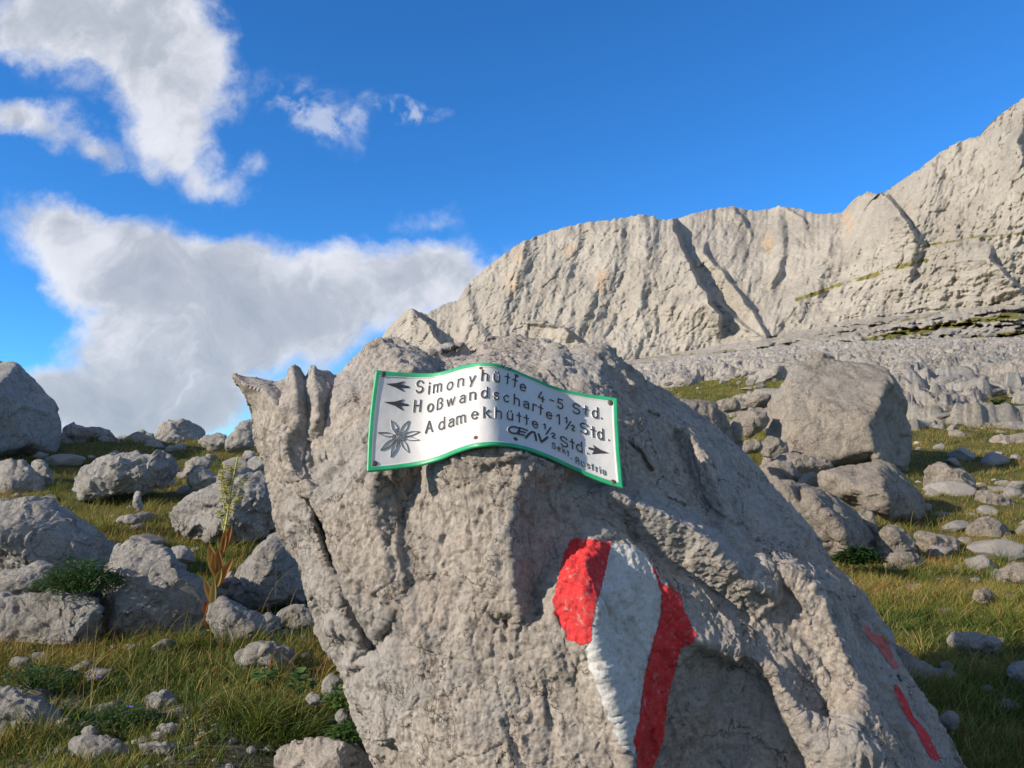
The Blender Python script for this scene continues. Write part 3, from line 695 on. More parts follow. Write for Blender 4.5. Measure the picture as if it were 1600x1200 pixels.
    line((738, 704, 1.900), (790, 702, 1.885), (832, 712, 1.89), (838, 728, 1.885), (818, 752, 1.882), (800, 785, 1.88), (797, 835, 1.872), (800, 905, 1.865), (810, 957, 1.862))
    P(720, 760, 1.965); P(760, 740, 1.92); P(760, 800, 1.92); P(700, 830, 1.985); P(745, 880, 1.925); P(680, 900, 1.985); P(745, 950, 1.91)
    # the shaded recess right of the edge
    line((852, 740, 1.97), (830, 775, 1.975), (820, 830, 1.965), (824, 890, 1.955), (830, 940, 1.94), (837, 960, 1.92))
    P(880, 760, 2.02); P(872, 820, 2.00); P(850, 890, 1.97); P(903, 806, 2.02); P(910, 762, 2.03)
    line((810, 957, 1.862), (793, 988, 1.885), (830, 978, 1.87), (866, 966, 1.865)); P(792, 972, 1.93)
    # nose that carries the blaze: red crest, white flank, red flank
    line((897, 838, 1.99), (866, 905, 1.925), (864, 945, 1.88), (880, 990, 1.862))
    line((908, 842, 1.965), (914, 880, 1.87), (927, 925, 1.845), (924, 975, 1.84), (928, 1015, 1.83), (944, 1065, 1.825), (960, 1110, 1.82), (975, 1160, 1.815), (985, 1240, 1.82))
    line((950, 848, 1.985), (990, 858, 2.0), (1022, 885, 2.01), (1037, 925, 2.005), (1034, 965, 1.985), (1018, 1010, 1.96), (1008, 1060, 1.945), (1000, 1120, 1.93), (992, 1180, 1.915))
    P(945, 890, 1.93); P(975, 920, 1.935); P(965, 980, 1.905); P(985, 1040, 1.905)
    line((1050, 915, 2.04), (1068, 955, 2.02), (1088, 1000, 1.985)); P(1048, 975, 2.0)
    line((1088, 1000, 1.985), (1064, 1014, 2.0), (1052, 1055, 2.02), (1044, 1100, 2.01), (1036, 1160, 2.0), (1020, 1220, 1.98))
    # ledge right of the nose, and the overhung dark wall beneath it
    line((1088, 1000, 1.985), (1130, 1012, 2.02), (1175, 1028, 2.04), (1205, 1050, 2.03), (1228, 1085, 2.01), (1245, 1120, 2.0), (1262, 1150, 1.985), (1300, 1180, 1.96), (1320, 1220, 1.95))
    line((1094, 1018, 2.05), (1130, 1032, 2.09), (1170, 1050, 2.10), (1192, 1077, 2.09), (1210, 1112, 2.08), (1222, 1150, 2.07), (1250, 1190, 2.05)); P(1080, 1060, 2.07); P(1120, 1100, 2.10); P(1160, 1160, 2.08); P(1090, 1160, 2.07); P(1130, 1230, 2.1); P(1200, 1260, 2.05); P(1060, 1260, 2.02)
    # stair of slanting ribs climbing to the right: crest C, trough D, crest E, trough F
    line((912, 778, 2.02), (945, 772, 2.02), (1000, 790, 2.012), (1040, 806, 2.015), (1075, 822, 2.02), (1110, 850, 2.025), (1140, 880, 2.04), (1162, 908, 2.06))
    line((962, 806, 2.045), (1000, 846, 2.06), (1050, 890, 2.085), (1100, 916, 2.10), (1140, 938, 2.12), (1178, 962, 2.14), (1215, 990, 2.135), (1240, 1025, 2.12), (1262, 1065, 2.11), (1290, 1110, 2.10))
    line((905, 784, 2.015), (902, 810, 2.005), (916, 834, 1.99)); P(930, 810, 2.02); P(965, 838, 2.04)
    line((1162, 908, 2.07), (1172, 886, 2.115), (1205, 886, 2.125), (1245, 900, 2.12), (1275, 918, 2.105), (1286, 930, 2.10), (1298, 975, 2.09), (1320, 1025, 2.07), (1345, 1075, 2.05), (1368, 1130, 2.03), (1392, 1190, 2.0), (1420, 1280, 2.0))
    line((1235, 940, 2.13), (1262, 985, 2.13), (1285, 1030, 2.12), (1310, 1080, 2.09)); P(1130, 965, 2.10); P(1160, 1000, 2.075); P(1100, 955, 2.07); P(1200, 1020, 2.09)
    line((1262, 1150, 1.985), (1290, 1140, 2.0), (1320, 1150, 1.98), (1345, 1180, 1.965)); P(1255, 1100, 2.05)
    line((1000, 768, 2.10), (1050, 792, 2.13), (1085, 808, 2.14), (1125, 838, 2.16), (1160, 866, 2.18), (1230, 880, 2.225), (1290, 908, 2.23), (1312, 960, 2.22), (1338, 1010, 2.2), (1370, 1070, 2.17), (1400, 1130, 2.14), (1430, 1200, 2.1))
    P(975, 690, 2.13); P(985, 640, 2.22); P(1010, 700, 2.18); P(1040, 660, 2.33); P(940, 720, 2.07); P(960, 750, 2.08)
    line((1074, 672, 2.35), (1098, 715, 2.275), (1120, 760, 2.235), (1138, 810, 2.22)); line((1062, 690, 2.37), (1078, 735, 2.32), (1096, 785, 2.28), (1112, 820, 2.24)); line((1090, 668, 2.43), (1120, 710, 2.38), (1150, 760, 2.335), (1160, 815, 2.3))
    P(1170, 780, 2.38); P(1210, 830, 2.33); P(1130, 700, 2.47); P(1255, 870, 2.3); P(1310, 910, 2.32); P(1350, 990, 2.27); P(1390, 1070, 2.25); P(1440, 1150, 2.2)
    # lower front
    P(640, 900, 2.0); P(620, 950, 2.01); P(650, 1000, 1.965); P(700, 1010, 1.935); P(640, 1080, 1.99); P(620, 1150, 2.03); P(660, 1200, 1.98); P(700, 1100, 1.925); P(740, 1160, 1.89); P(790, 1050, 1.875)
    P(860, 1020, 1.86); P(900, 1040, 1.87); P(905, 1120, 1.865); P(860, 1180, 1.86); P(940, 1150, 1.85); P(800, 1250, 1.86); P(900, 1350, 1.9); P(1100, 1400, 2.0)
    back = [(382, 600, 2.42), (400, 612, 2.50), (415, 650, 2.56), (450, 625, 2.60), (500, 625, 2.62), (540, 610, 2.62), (430, 720, 2.58), (500, 700, 2.7), (620, 620, 2.9), (800, 590, 3.2), (950, 620, 3.3), (1100, 750, 3.2), (1250, 950, 3.1), (1380, 1150, 2.9), (700, 800, 3.1), (600, 1000, 2.9), (900, 1000, 3.4), (1100, 1200, 3.3), (750, 1300, 3.0)]
    V, F_ = solid(O, Fp, back, C)
    me = remesh(V, F_, 0.0040)
    V = get_co(me); Nn = get_no(me)
    px, py = proj(V)
    front = (V[:, 1] < 2.6)
    # relief: long slanting flutes, blocky joints, pitting on the weathered left side
    Q = V.copy(); ang = math.radians(-20); Q[:, 0] = V[:, 0]*math.cos(ang)-V[:, 2]*math.sin(ang); Q[:, 2] = V[:, 0]*math.sin(ang)+V[:, 2]*math.cos(ang)
    left = sstep(880, 780, px)
    sm = sstep(0, 60, np.minimum(px-960, 9999))*sstep(900, 800, py)        # the smoother upper right face
    calm = 1-0.55*sm
    W = 0.30*np.stack([fbm(V*5, 2, .5, k) for k in (1, 2, 3)], -1)
    dsp = 0.021*facets(Q*np.array([6, 6, 3.2])+W*.4, 2, 34)*calm
    dsp += 0.011*facets(Q*np.array([15, 15, 7.0])+W*.6, 5, 60)*calm
    dsp += 0.013*facets(Q*np.array([4.6, 4.6, 2.2])+W*.6, 44, 220)*(1-.3*sm)
    dsp += 0.0046*facets(Q*np.array([34, 34, 13])+W*1.2, 8, 50)*(1-.35*sm)
    dsp += 0.0020*facets(Q*np.array([85, 85, 40])+W*2, 18, 40)
    w1, w2 = worley(V*np.array([8, 8, 5])+W*1.5, 4.4, True)
    dsp -= 0.006*sstep(.05, 0, w2-w1)*calm*(0.3+0.7*left)
    dsp += 0.0022*ridged(V*45+W*2, 3, .6, 8)
    dsp += 0.0022*fbm(V*95, 3, .65, 2)
    pits = sstep(.42, .12, worley(V*np.array([38, 38, 30])+W*3, 1.7))*sstep(-.25, .35, fbm(V*6, 2, .5, 11))
    dsp -= 0.005*pits*(0.12+0.88*left)
    pits2 = sstep(.35, .12, worley(V*17+W*2, 5.1))*sstep(-.1, .3, fbm(V*4, 2, .5, 21))
    dsp -= 0.006*pits2*(0.05+0.95*left)
    flut = ridged(np.stack([V[:, 0]*34-V[:, 2]*12, V[:, 1]*20, V[:, 2]*4+V[:, 0]*2], -1)+W, 2, .5, 31)
    dsp += 0.0025*flut*sstep(1040, 1110, px)*sstep(740, 800, py)
    dsp = dsp*(1-.65*sstep(580, 540, px)*sstep(690, 640, py))*(1-.97*sstep(440, 385, px)*sstep(650, 610, py)) + .003
    V = V + Nn*dsp[:, None]
    # narrow cracks in the shaded face
    for ln, w, dp in (([(980, 690), (1002, 712), (1015, 735)], 3.0, .02), ([(1012, 644), (1026, 651)], 4, .02), ([(1045, 775), (1070, 790)], 2.5, .015), ([(1280, 925), (1292, 932), (1300, 940)], 5, .012)):
        d = segdist(ln, px, py + 2*perlin(V*60)); V = V + np.array([0.25, 1, -.1])*(dp*sstep(w, w*.3, d)*front)[:, None]
    # the rock stays clear of the metal sheet
    px, py = proj(V); u, v = sheet_inv(px, py); _, _, sd = sheet(u, v)
    near = (u > -.03) & (u < 1.03) & (v > -.06) & (v < 1.04) & (V[:, 1] < 2.7)
    push = np.where(near, np.maximum(0, sd+0.012-V[:, 1]), 0)
    dirv = V-np.array([0, 0, CAMZ]); V = V + dirv*(push/np.maximum(V[:, 1], .1))[:, None]
    base = np.array([0.25, 2.5, -0.35])
    me.vertices.foreach_set('co', (V-base).astype(np.float32).ravel()); me.update()
    me.polygons.foreach_set('use_smooth', np.ones(len(me.polygons), bool)); me.name = 'boulder'
    root = link('boulder', me, M_boulder, loc=tuple(base))
    tag(root, 'huge pitted limestone boulder in the centre carrying the white sign and painted blaze', 'boulder')
    ROCKS.append(([(p[0], p[1]) for p in O], 1.8, 3.3))
    # --- paint: thin coats that follow the stone
    Nn = get_no(me)
    nf = len(me.polygons); fv = np.empty(len(me.loops), dtype=np.int32); me.loops.foreach_get('vertex_index', fv)
    ls = np.empty(nf, dtype=np.int32); me.polygons.foreach_get('loop_start', ls); lt = np.empty(nf, dtype=np.int32); me.polygons.foreach_get('loop_total', lt)
    px, py = proj(V)
    edge = 3.2*fbm(V*70, 4, .65, 3)
    frontv = V[:, 1] < 2.45
    quad = np.where(lt == 4)[0]; FQ = fv[ls[quad][:, None]+np.arange(4)]
    def coat(name, poly, mat, h, minus=(), rag=1.0, flake=0.0, label=None):
        x0 = min(p[0] for p in poly)-12; x1 = max(p[0] for p in poly)+12; y0 = min(p[1] for p in poly)-12; y1 = max(p[1] for p in poly)+12
        m = frontv & (px > x0) & (px < x1) & (py > y0) & (py < y1)
        sd = np.full(len(V), -9.0); sd[m] = sdpoly(poly, px[m], py[m])+edge[m]*rag
        if flake: sd[m] = np.minimum(sd[m], 20*(fbm(V[m]*40, 3, .6, 7)+flake))
        for q in minus: sd[m] = np.minimum(sd[m], -(sdpoly(q, px[m], py[m])+edge[m]*rag)-0.2)
        fs = FQ[(sd[FQ] > 0).any(1) & m[FQ].all(1)]
        verts = []; key = {}; faces = []
        X = V + Nn*h
        def vid(k, p):
            if k not in key: key[k] = len(verts); verts.append(p)
            return key[k]
        for f in fs:
            g = []
            for i in range(4):
                a, b = int(f[i]), int(f[(i+1) % 4]); sa, sb = sd[a], sd[b]
                if sa > 0: g.append(vid(a, X[a]))
                if (sa > 0) != (sb > 0):
                    lo, hi = min(a, b), max(a, b); t = sd[lo]/(sd[lo]-sd[hi]); g.append(vid((lo, hi), X[lo]+(X[hi]-X[lo])*t))
            if len(g) > 2: faces.append(g)
        par = list(range(len(verts)))
        def find(i):
            while par[i] != i: par[i] = par[par[i]]; i = par[i]
            return i
        for g in faces:
            for k in g[1:]: par[find(k)] = find(g[0])
        rt = [find(g[0]) for g in faces]; big = max(set(rt), key=rt.count); faces = [g for g, q in zip(faces, rt) if q == big]
        used = sorted({i for g in faces for i in g}); mp = {i: k for k, i in enumerate(used)}; verts = [verts[i] for i in used]; faces = [[mp[i] for i in g] for g in faces]
        pm = mesh_from(name, np.array(verts)-base, faces); o = link(name, pm, mat, root)
        if label: o['label'] = label
    def paint_mat(name, col, var, rough):
        m, nt, b = new_mat(name, rough, 0.4); tc = N(nt, 'ShaderNodeTexCoord'); P_ = tc.outputs['Object']
        n = noise(nt, P_, 25, 8, .7); n2 = noise(nt, P_, 140, 6, .7)
        c = mix(nt, ramp(nt, n, [(.35, 0), (.65, 1)]), tuple(x*(1-var) for x in col), col)
        c = mix(nt, math_(nt, 'MULTIPLY', ramp(nt, n2, [(.55, 0), (.68, 1)]), .5), c, (.27, .23, .20))
        c = mix(nt, math_(nt, 'MULTIPLY', ramp(nt, noise(nt, P_, 38, 9, .75, .4), [(.57, 0), (.63, 1)]), .6), c, (.33, .28, .24))
        nt.links.new(c, b.inputs['Base Color'])
        nt.links.new(bump(nt, n2, .5, .003, bump(nt, noise(nt, P_, 45, 8, .7), .6, .012)), b.inputs['Normal']); return m
    red = paint_mat('red_paint', (0.62, 0.025, 0.028), .3, .7); white = paint_mat('white_paint', (0.52, 0.52, 0.50), .22, .75)
    faded = paint_mat('faded_red_paint', (0.52, 0.12, 0.10), .2, .8); black = paint_mat('black_paint', (0.03, 0.03, 0.035), .2, .7)
    redL = [(886, 854), (896, 841), (914, 842), (936, 845), (954, 848), (949, 874), (940, 914), (931, 943), (926, 969), (923, 1006), (907, 1007), (886, 998), (879, 980), (866, 960), (865, 938), (872, 905), (877, 880)]
    wh = [(950, 846), (985, 853), (1005, 862), (1020, 884), (1036, 912), (1037, 935), (1031, 965), (1022, 998), (1010, 1045), (1003, 1088), (999, 1127), (991, 1156), (993, 1178), (980, 1172), (966, 1158), (955, 1128), (943, 1100), (931, 1070), (922, 1045), (915, 1012), (922, 1003), (925, 969), (931, 943), (940, 914), (949, 874)]
    redR = [(1017, 880), (1033, 912), (1050, 918), (1063, 932), (1071, 958), (1086, 990), (1084, 1003), (1063, 1012), (1052, 1053), (1042, 1097), (1037, 1145), (1030, 1174), (1018, 1200), (1010, 1240), (995, 1235), (995, 1182), (989, 1156), (998, 1127), (1002, 1090), (1009, 1046), (1017, 1013), (1029, 973), (1034, 936), (1026, 903)]
    coat('white_stripe', wh, white, .0012); coat('red_stripe', redL, red, .002, rag=.8, label='bright sunlit red stripe left of the white'); coat('red_stripe', redR, red, .0022, rag=.8, label='long shaded red stripe right of the white')
    coat('red_stripe', [(1345, 980), (1356, 978), (1364, 992), (1380, 992), (1392, 1018), (1404, 1044), (1396, 1046), (1384, 1030), (1372, 1012), (1358, 1000)], faded, .002, rag=.4, flake=.7, label='faded pinkish red stripe at the right edge')
    coat('red_stripe', [(1398, 1068), (1405, 1076), (1417, 1096), (1427, 1121), (1437, 1131), (1447, 1143), (1457, 1163), (1468, 1186), (1461, 1190), (1449, 1178), (1439, 1158), (1429, 1138), (1418, 1123), (1405, 1099), (1396, 1080)], red, .002, rag=.15, label='thin red stripe low on the right edge')
    coat('black_mark', [(1400, 1050), (1404, 1054), (1410, 1066), (1406, 1066), (1401, 1058)], black, .0024, rag=.4)
    coat('black_mark', [(1410, 1078), (1413, 1080), (1420, 1098), (1417, 1098), (1411, 1086)], black, .0024, rag=.4)
build_boulder()

# ------------------------------------------------------------------ the sign
SW, SH = 0.60, 0.235                 # metres across and down the sheet, for even letter strokes
def zc(x, y): return sheet_inv(540+x*0.3, 520+y*0.3)             # reading coordinates -> sheet
def build_sign():
    cu, cv = .5, .5; base = sheet_pos(np.array(.5), np.array(1.0), 0.0)+np.array([0, .01, 0])
    root = bpy.data.objects.new('trail_sign', None); COL.objects.link(root); root.location = tuple(base)
    tag(root, 'wavy white metal sign with green border and hut names screwed to the boulder', 'sign')
    def put(name, V, faces, mat, smooth=True):
        me = mesh_from(name, np.asarray(V)-base, faces, smooth); return link(name, me, mat, root)
    def enamel():
        m, nt, b = new_mat('white_enamel', .32, .5); tc = N(nt, 'ShaderNodeTexCoord'); P_ = tc.outputs['Object']
        n = noise(nt, P_, 9, 6, .6); n2 = noise(nt, P_, 50, 6, .7)
        c = mix(nt, ramp(nt, n, [(.3, 0), (.7, 1)]), (.47, .468, .46), (.54, .538, .53)); c = mix(nt, math_(nt, 'MULTIPLY', ramp(nt, n2, [(.62, 0), (.75, 1)]), .35), c, (.42, .39, .35))
        nt.links.new(c, b.inputs['Base Color']); nt.links.new(bump(nt, noise(nt, P_, 14, 3, .5), .35, .012), b.inputs['Normal']); return m
    white = enamel(); green = plain('green_enamel', (0.02, 0.31, 0.13), .4, .5, var=.15, scale=20, bmp=.3)
    black = plain('black_lettering', (0.035, 0.035, 0.04), .5, .4, var=.3, scale=200); grey = plain('grey_emboss', (0.10, 0.10, 0.105), .45, .5, var=.3, scale=200)
    steel = plain('rusty_screw', (0.10, 0.075, 0.06), .6, .5, metal=.5, var=.4, scale=300); rust = plain('rust', (0.20, 0.09, 0.05), .8, .3, var=.5, scale=300); bare = plain('bare_metal', (0.30, 0.29, 0.28), .4, .5, metal=.6, scale=200)
    # pressed sheet: flat field, raised bead, green rim that turns down at the edge
    nu, nv = 400, 150; m = .026/SW; mv = .026/SH
    us = np.linspace(0, 1, nu); vs = np.linspace(0, 1, nv); U, Vv = np.meshgrid(us, vs)
    e = np.minimum(np.minimum(U, 1-U)*SW, np.minimum(Vv, 1-Vv)*SH)
    rm = 0.0105
    h = 0.0030*sstep(0, .0025, e)*sstep(rm+.004, rm, e) + 0.0006
    X, Z = U*SW, Vv*SH; Pn = np.stack([X.ravel()*9, Z.ravel()*9, 0*X.ravel()], -1)
    dents = (0.0016*fbm(Pn, 3)).reshape(X.shape)*sstep(.01, .04, e)
    h = h + dents
    Pp = sheet_pos(U, Vv, h).reshape(-1, 3); Pb = sheet_pos(U, Vv, h-0.0012).reshape(-1, 3)
    fc = grid_faces(nv, nu); ec = e.ravel()[fc].mean(1); k = len(Pp)
    isb = ec < rm
    def sub(name, mask, mat):
        f = fc[mask]; fb = f[:, ::-1]+k; allf = np.concatenate([f, fb]); cnt = {}
        ed = np.concatenate([f[:, [i, (i+1) % 4]] for i in range(4)]); ks = np.sort(ed, 1); _, ix, c = np.unique(ks, axis=0, return_index=True, return_counts=True)
        b = ed[ix[c == 1]]; side = np.stack([b[:, 1], b[:, 0], b[:, 0]+k, b[:, 1]+k], -1); allf = np.concatenate([allf, side])
        A = np.concatenate([Pp, Pb]); used = np.unique(allf); mp = np.zeros(len(A), int); mp[used] = np.arange(len(used))
        VA, FA = A[used], mp[allf]
        for rv, rf in RELIEF: FA = np.concatenate([FA, rf+len(VA)]); VA = np.concatenate([VA, rv])
        return put(name, VA, FA, mat)
    RELIEF = []; sub('border', isb, green)
    def dent_at(u, v):
        return 0.0016*fbm(np.stack([np.ravel(u)*SW*9, np.ravel(v)*SH*9, 0*np.ravel(u)], -1), 3).reshape(np.shape(u)) + .0006
    def ribbon(pts, hw, prof, closed=False):
        """pts (s,t) metres on the sheet -> bead following the stroke; prof = [(offset, height)]"""
        p = np.asarray(pts, float); seg = np.hypot(*np.diff(p, axis=0).T); L_ = np.concatenate([[0], np.cumsum(seg)])
        if L_[-1] < 1e-6: return np.zeros((0, 3)), []
        n = max(2, int(L_[-1]/0.0011)+1); t = np.linspace(0, L_[-1], n); q = np.stack([np.interp(t, L_, p[:, 0]), np.interp(t, L_, p[:, 1])], -1)
        T = np.gradient(q, axis=0); T /= np.linalg.norm(T, axis=1)[:, None]+1e-12; Nl = np.stack([-T[:, 1], T[:, 0]], -1)
        q = np.concatenate([[q[0]-T[0]*hw*.8], q, [q[-1]+T[-1]*hw*.8]]); Nl = np.concatenate([[Nl[0]], Nl, [Nl[-1]]])
        sc = np.ones(len(q)); sc[0] = .45; sc[-1] = .45
        VV = []
        for o, hh in prof:
            s = q+Nl*(o*sc)[:, None]; u, v = s[:, 0]/SW, s[:, 1]/SH
            VV.append(sheet_pos(u, v, hh+dent_at(u, v)))
        VV = np.stack(VV, 1); a, b = VV.shape[:2]
        return VV.reshape(-1, 3), grid_faces(a, b).tolist()
    def embossed(name, strokes, hw, mat, paint_h=.0032):
        A, Fs = [], []; B, Gs = [], []; na = nb = 0
        for st in strokes:
            w = hw*1.75
            v, f = ribbon(st, hw, [(-w, -.0002), (-w*.75, .0020), (-hw*.3, .0028), (hw*.3, .0028), (w*.75, .0020), (w, -.0002)])
            if not len(f): continue
            A.append(v); Fs += [[i+na for i in g] for g in f]; na += len(v)
            v, f = ribbon(st, hw, [(-hw, .0018), (-hw*.85, paint_h), (hw*.85, paint_h), (hw, .0018)])
            B.append(v); Gs += [[i+nb for i in g] for g in f]; nb += len(v)
        o = put(name, np.concatenate(B), Gs, mat)
        RELIEF.append((np.concatenate(A), np.array(Fs)))
        return o
    def arc(cx, cy, rx, ry, a0, a1, n=14):
        return [(cx+rx*math.cos(math.radians(a0+(a1-a0)*i/n)), cy+ry*math.sin(math.radians(a0+(a1-a0)*i/n))) for i in range(n+1)]
    xh = .68
    G = {
     'S': [arc(.27, .755, .24, .245, 20, 180)+arc(.27, .755, .24, .235, 180, 250, 6)+arc(.27, .25, .25, .26, 70, -160)],
     'i': [[(.05, 0), (.05, xh)], [(.05, .90), (.05, .96)]], 'm': [[(0, 0), (0, xh)], [(0, .48)]+arc(.15, .5, .15, .18, 150, 0)+[(.3, 0)], [(.3, .48)]+arc(.45, .5, .15, .18, 150, 0)+[(.6, 0)]],
     'n': [[(0, 0), (0, xh)], [(0, .45)]+arc(.19, .48, .19, .2, 160, 0)+[(.38, 0)]], 'h': [[(0, 0), (0, 1.02)], [(0, .45)]+arc(.19, .48, .19, .2, 160, 0)+[(.38, 0)]],
     'u': [[(0, xh)]+arc(.19, .2, .19, .2, 180, 340)+[(.38, .24)], [(.38, 0), (.38, xh)]], 'o': [arc(.21, .34, .21, .34, 0, 360, 24)],
     'y': [[(0, xh), (.2, .02)], [(.4, xh), (.1, -.28)]], 't': [[(.14, 0), (.14, .98)], [(0, .66), (.28, .66)]],
     'e': [[(0, .36), (.40, .36)]+arc(.21, .34, .2, .34, 8, 320, 22)], 'a': [arc(.19, .5, .17, .18, 150, 0)+[(.36, 0)], [(.36, .40)]+arc(.17, .2, .17, .2, 90, 270)+[(.36, .08)]],
     'd': [arc(.2, .34, .2, .34, 20, 340, 22), [(.4, 0), (.4, 1.02)]], 's': [arc(.17, .52, .16, .16, 25, 180)+arc(.17, .50, .16, .15, 180, 260, 5)+arc(.17, .18, .17, .18, 75, -155)],
     'c': [arc(.2, .34, .2, .34, 45, 315, 20)], 'r': [[(0, 0), (0, xh)], [(0, .42)]+arc(.18, .44, .18, .24, 170, 70)], 'k': [[(0, 0), (0, 1.02)], [(.36, xh), (0, .27)], [(.13, .4), (.4, 0)]],
     'w': [[(0, xh), (.15, .02), (.29, xh), (.43, .02), (.58, xh)]], 'ß': [[(0, 0), (0, .72)]+arc(.17, .76, .17, .22, 180, 0)+arc(.17, .66, .17, .12, 0, -80, 6)+arc(.17, .27, .2, .27, 85, -100)],
     'H': [[(0, 0), (0, 1)], [(.46, 0), (.46, 1)], [(0, .52), (.46, .52)]], 'A': [[(0, 0), (.25, 1), (.50, 0)], [(.1, .34), (.4, .34)]],
     '4': [[(.22, 1), (0, .3), (.42, .3)], [(.32, .55), (.32, 0)]], '5': [[(.40, 1), (.06, 1), (.04, .55)]+arc(.2, .32, .21, .31, 130, -150)], '-': [[(0, .4), (.26, .4)]], '.': [[(0, .0), (0, .05)]],
     '1': [[(0, .78), (.17, 1), (.17, 0)]], '2': [arc(.2, .74, .2, .24, 160, -20)+[(.0, 0), (.42, 0)]], '/': [[(0, -.05), (.42, 1.02)]],
     'ü': [[(0, xh)]+arc(.19, .2, .19, .2, 180, 340)+[(.38, .24)], [(.38, 0), (.38, xh)], [(.08, .88), (.08, .93)], [(.30, .88), (.30, .93)]],
     'R': [[(0, 0), (0, .8)]+arc(.22, .8, .22, .2, 180, 0)+[(.44, 0)], [(0, .5), (.44, .5)]]}
    def text_line(name, items, cap, hw, slant=0.0):
        st = []
        for it in items:
            ch, x, y = it[:3]; sc = it[3] if len(it) > 3 else 1.0
            u, v = zc(x, y); s0, t0 = float(u)*SW, float(v)*SH
            for poly in G[ch]: st.append([(s0+(p[0]+slant*p[1])*cap*sc*(WX if cap > .02 else SM), t0-p[1]*cap*sc) for p in poly])
        return embossed(name, st, hw, black)
    WX = 1.12
    SM = .92
    text_line('lettering', [('S', 364, 312), ('i', 430, 319), ('m', 459, 314), ('o', 533, 303), ('n', 590, 283), ('y', 648, 268), ('h', 710, 250), ('ü', 770, 253), ('t', 829, 262), ('t', 868, 277), ('e', 905, 298), ('4', 1000, 352), ('-', 1062, 370), ('5', 1100, 392), ('S', 1182, 418), ('t', 1240, 432), ('d', 1284, 442), ('.', 1331, 448)], .0285, .00185)
    text_line('lettering', [('H', 355, 413), ('o', 428, 414), ('ß', 480, 402), ('w', 531, 390), ('a', 600, 369), ('n', 651, 352), ('d', 708, 341), ('s', 770, 347), ('c', 820, 358), ('h', 874, 372), ('a', 925, 388), ('r', 973, 405), ('t', 1003, 420), ('e', 1042, 443), ('1', 1098, 472), ('1', 1142, 468, .55), ('/', 1146, 500, .85), ('2', 1176, 508, .5), ('S', 1222, 522), ('t', 1278, 542), ('d', 1312, 553), ('.', 1370, 562)], .0285, .00185)
    text_line('lettering', [('A', 418, 522), ('d', 489, 508), ('a', 541, 494), ('m', 584, 478), ('e', 660, 452), ('k', 720, 443), ('h', 779, 444), ('ü', 838, 452), ('t', 890, 463), ('t', 930, 474), ('e', 970, 490), ('1', 1030, 498, .5), ('/', 1042, 527, .85), ('2', 1073, 545, .5), ('S', 1117, 586), ('t', 1170, 602), ('d', 1202, 616), ('.', 1256, 632)], .0285, .00185)
    text_line('lettering', [('S', 1072, 600), ('e', 1101, 613), ('k', 1128, 626), ('t', 1152, 642), ('.', 1174, 658), ('R', 1198, 680), ('u', 1227, 692), ('s', 1254, 704), ('t', 1278, 714), ('r', 1302, 724), ('i', 1322, 732), ('a', 1338, 738)], .0175, .0009)
    def curve(pts): return [(float(zc(*p)[0])*SW, float(zc(*p)[1])*SH) for p in pts]
    # the club's heavy initials
    OE = [[(875+30*math.cos(a), 509+17*math.sin(a)+(30*math.cos(a))*.12) for a in np.linspace(.6, 5.6, 22)], [(902, 497), (942, 510)], [(898, 513), (930, 522)], [(893, 528), (926, 537)], [(905, 498), (890, 528)]]
    AV = [[(936, 548), (952, 530), (968, 518), (980, 520), (990, 560)], [(1002, 530), (1016, 570), (1030, 562), (1048, 546)]]
    embossed('lettering', [curve(s) for s in OE], .0025, black); embossed('lettering', [curve(s) for s in AV], .0030, black)
    # arrows
    def flat(name, poly, mat, h=.0022):
        pts = [(float(zc(*p)[0]), float(zc(*p)[1])) for p in poly]
        co = [Vector(p) for p in pts]; n = len(co)
        r = (None, None, geometry.tessellate_polygon([[Vector((p[0]*SW, p[1]*SH, 0)) for p in pts]]))
        u = np.array([p[0] for p in pts]); v = np.array([p[1] for p in pts]); a = sheet_pos(u, v, h+dent_at(u, v)); cu_, cv_ = u.mean(), v.mean()
        s = sheet_pos(cu_+(u-cu_)*1.08, cv_+(v-cv_)*1.12, dent_at(u, v)-.0002); k_ = len(u)
        fcs = [list(f) for f in r[2]]
        bnd = {}
        for f in fcs:
            for i in range(len(f)):
                e_ = (f[i], f[(i+1) % len(f)])
                if (e_[1], e_[0]) in bnd: del bnd[(e_[1], e_[0])]
                else: bnd[e_] = 1
        for (i, j) in bnd: fcs.append([j, i, i+k_, j+k_])
        return put(name, np.concatenate([a, s]), fcs, mat, False)
    flat('arrow', [(213, 267), (262, 263), (304, 254), (288, 270), (328, 279), (328, 287), (286, 284), (303, 305), (262, 284)], black)
    flat('arrow', [(204, 363), (258, 360), (300, 349), (286, 366), (324, 373), (324, 381), (284, 379), (298, 404), (258, 380)], black)
    flat('arrow', [(1370, 628), (1326, 611), (1288, 587), (1297, 606), (1266, 599), (1266, 608), (1293, 616), (1283, 632), (1322, 629)], black)
    # the mountain flower: eight narrow petals round four small heads
    st = []; cx, cy = 274, 542
    for (tx, ty, wd) in ((235, 457, 13), (330, 460, 13), (388, 516, 10), (386, 560, 9), (328, 624, 12), (233, 647, 12), (180, 612, 12), (166, 522, 10), (262, 600, 9)):
        dx, dy = tx-cx, ty-cy; L_ = math.hypot(dx, dy); nx, ny = -dy/L_, dx/L_
        lft = [(cx+dx*t+nx*wd*math.sin(math.pi*min(1, (t-.2)/.8)**.8), cy+dy*t+ny*wd*math.sin(math.pi*min(1, (t-.2)/.8)**.8)) for t in np.linspace(.25, 1, 9)]
        rgt = [(cx+dx*t-nx*wd*math.sin(math.pi*min(1, (t-.2)/.8)**.8), cy+dy*t-ny*wd*math.sin(math.pi*min(1, (t-.2)/.8)**.8)) for t in np.linspace(1, .25, 9)]
        st.append(curve(lft+rgt))
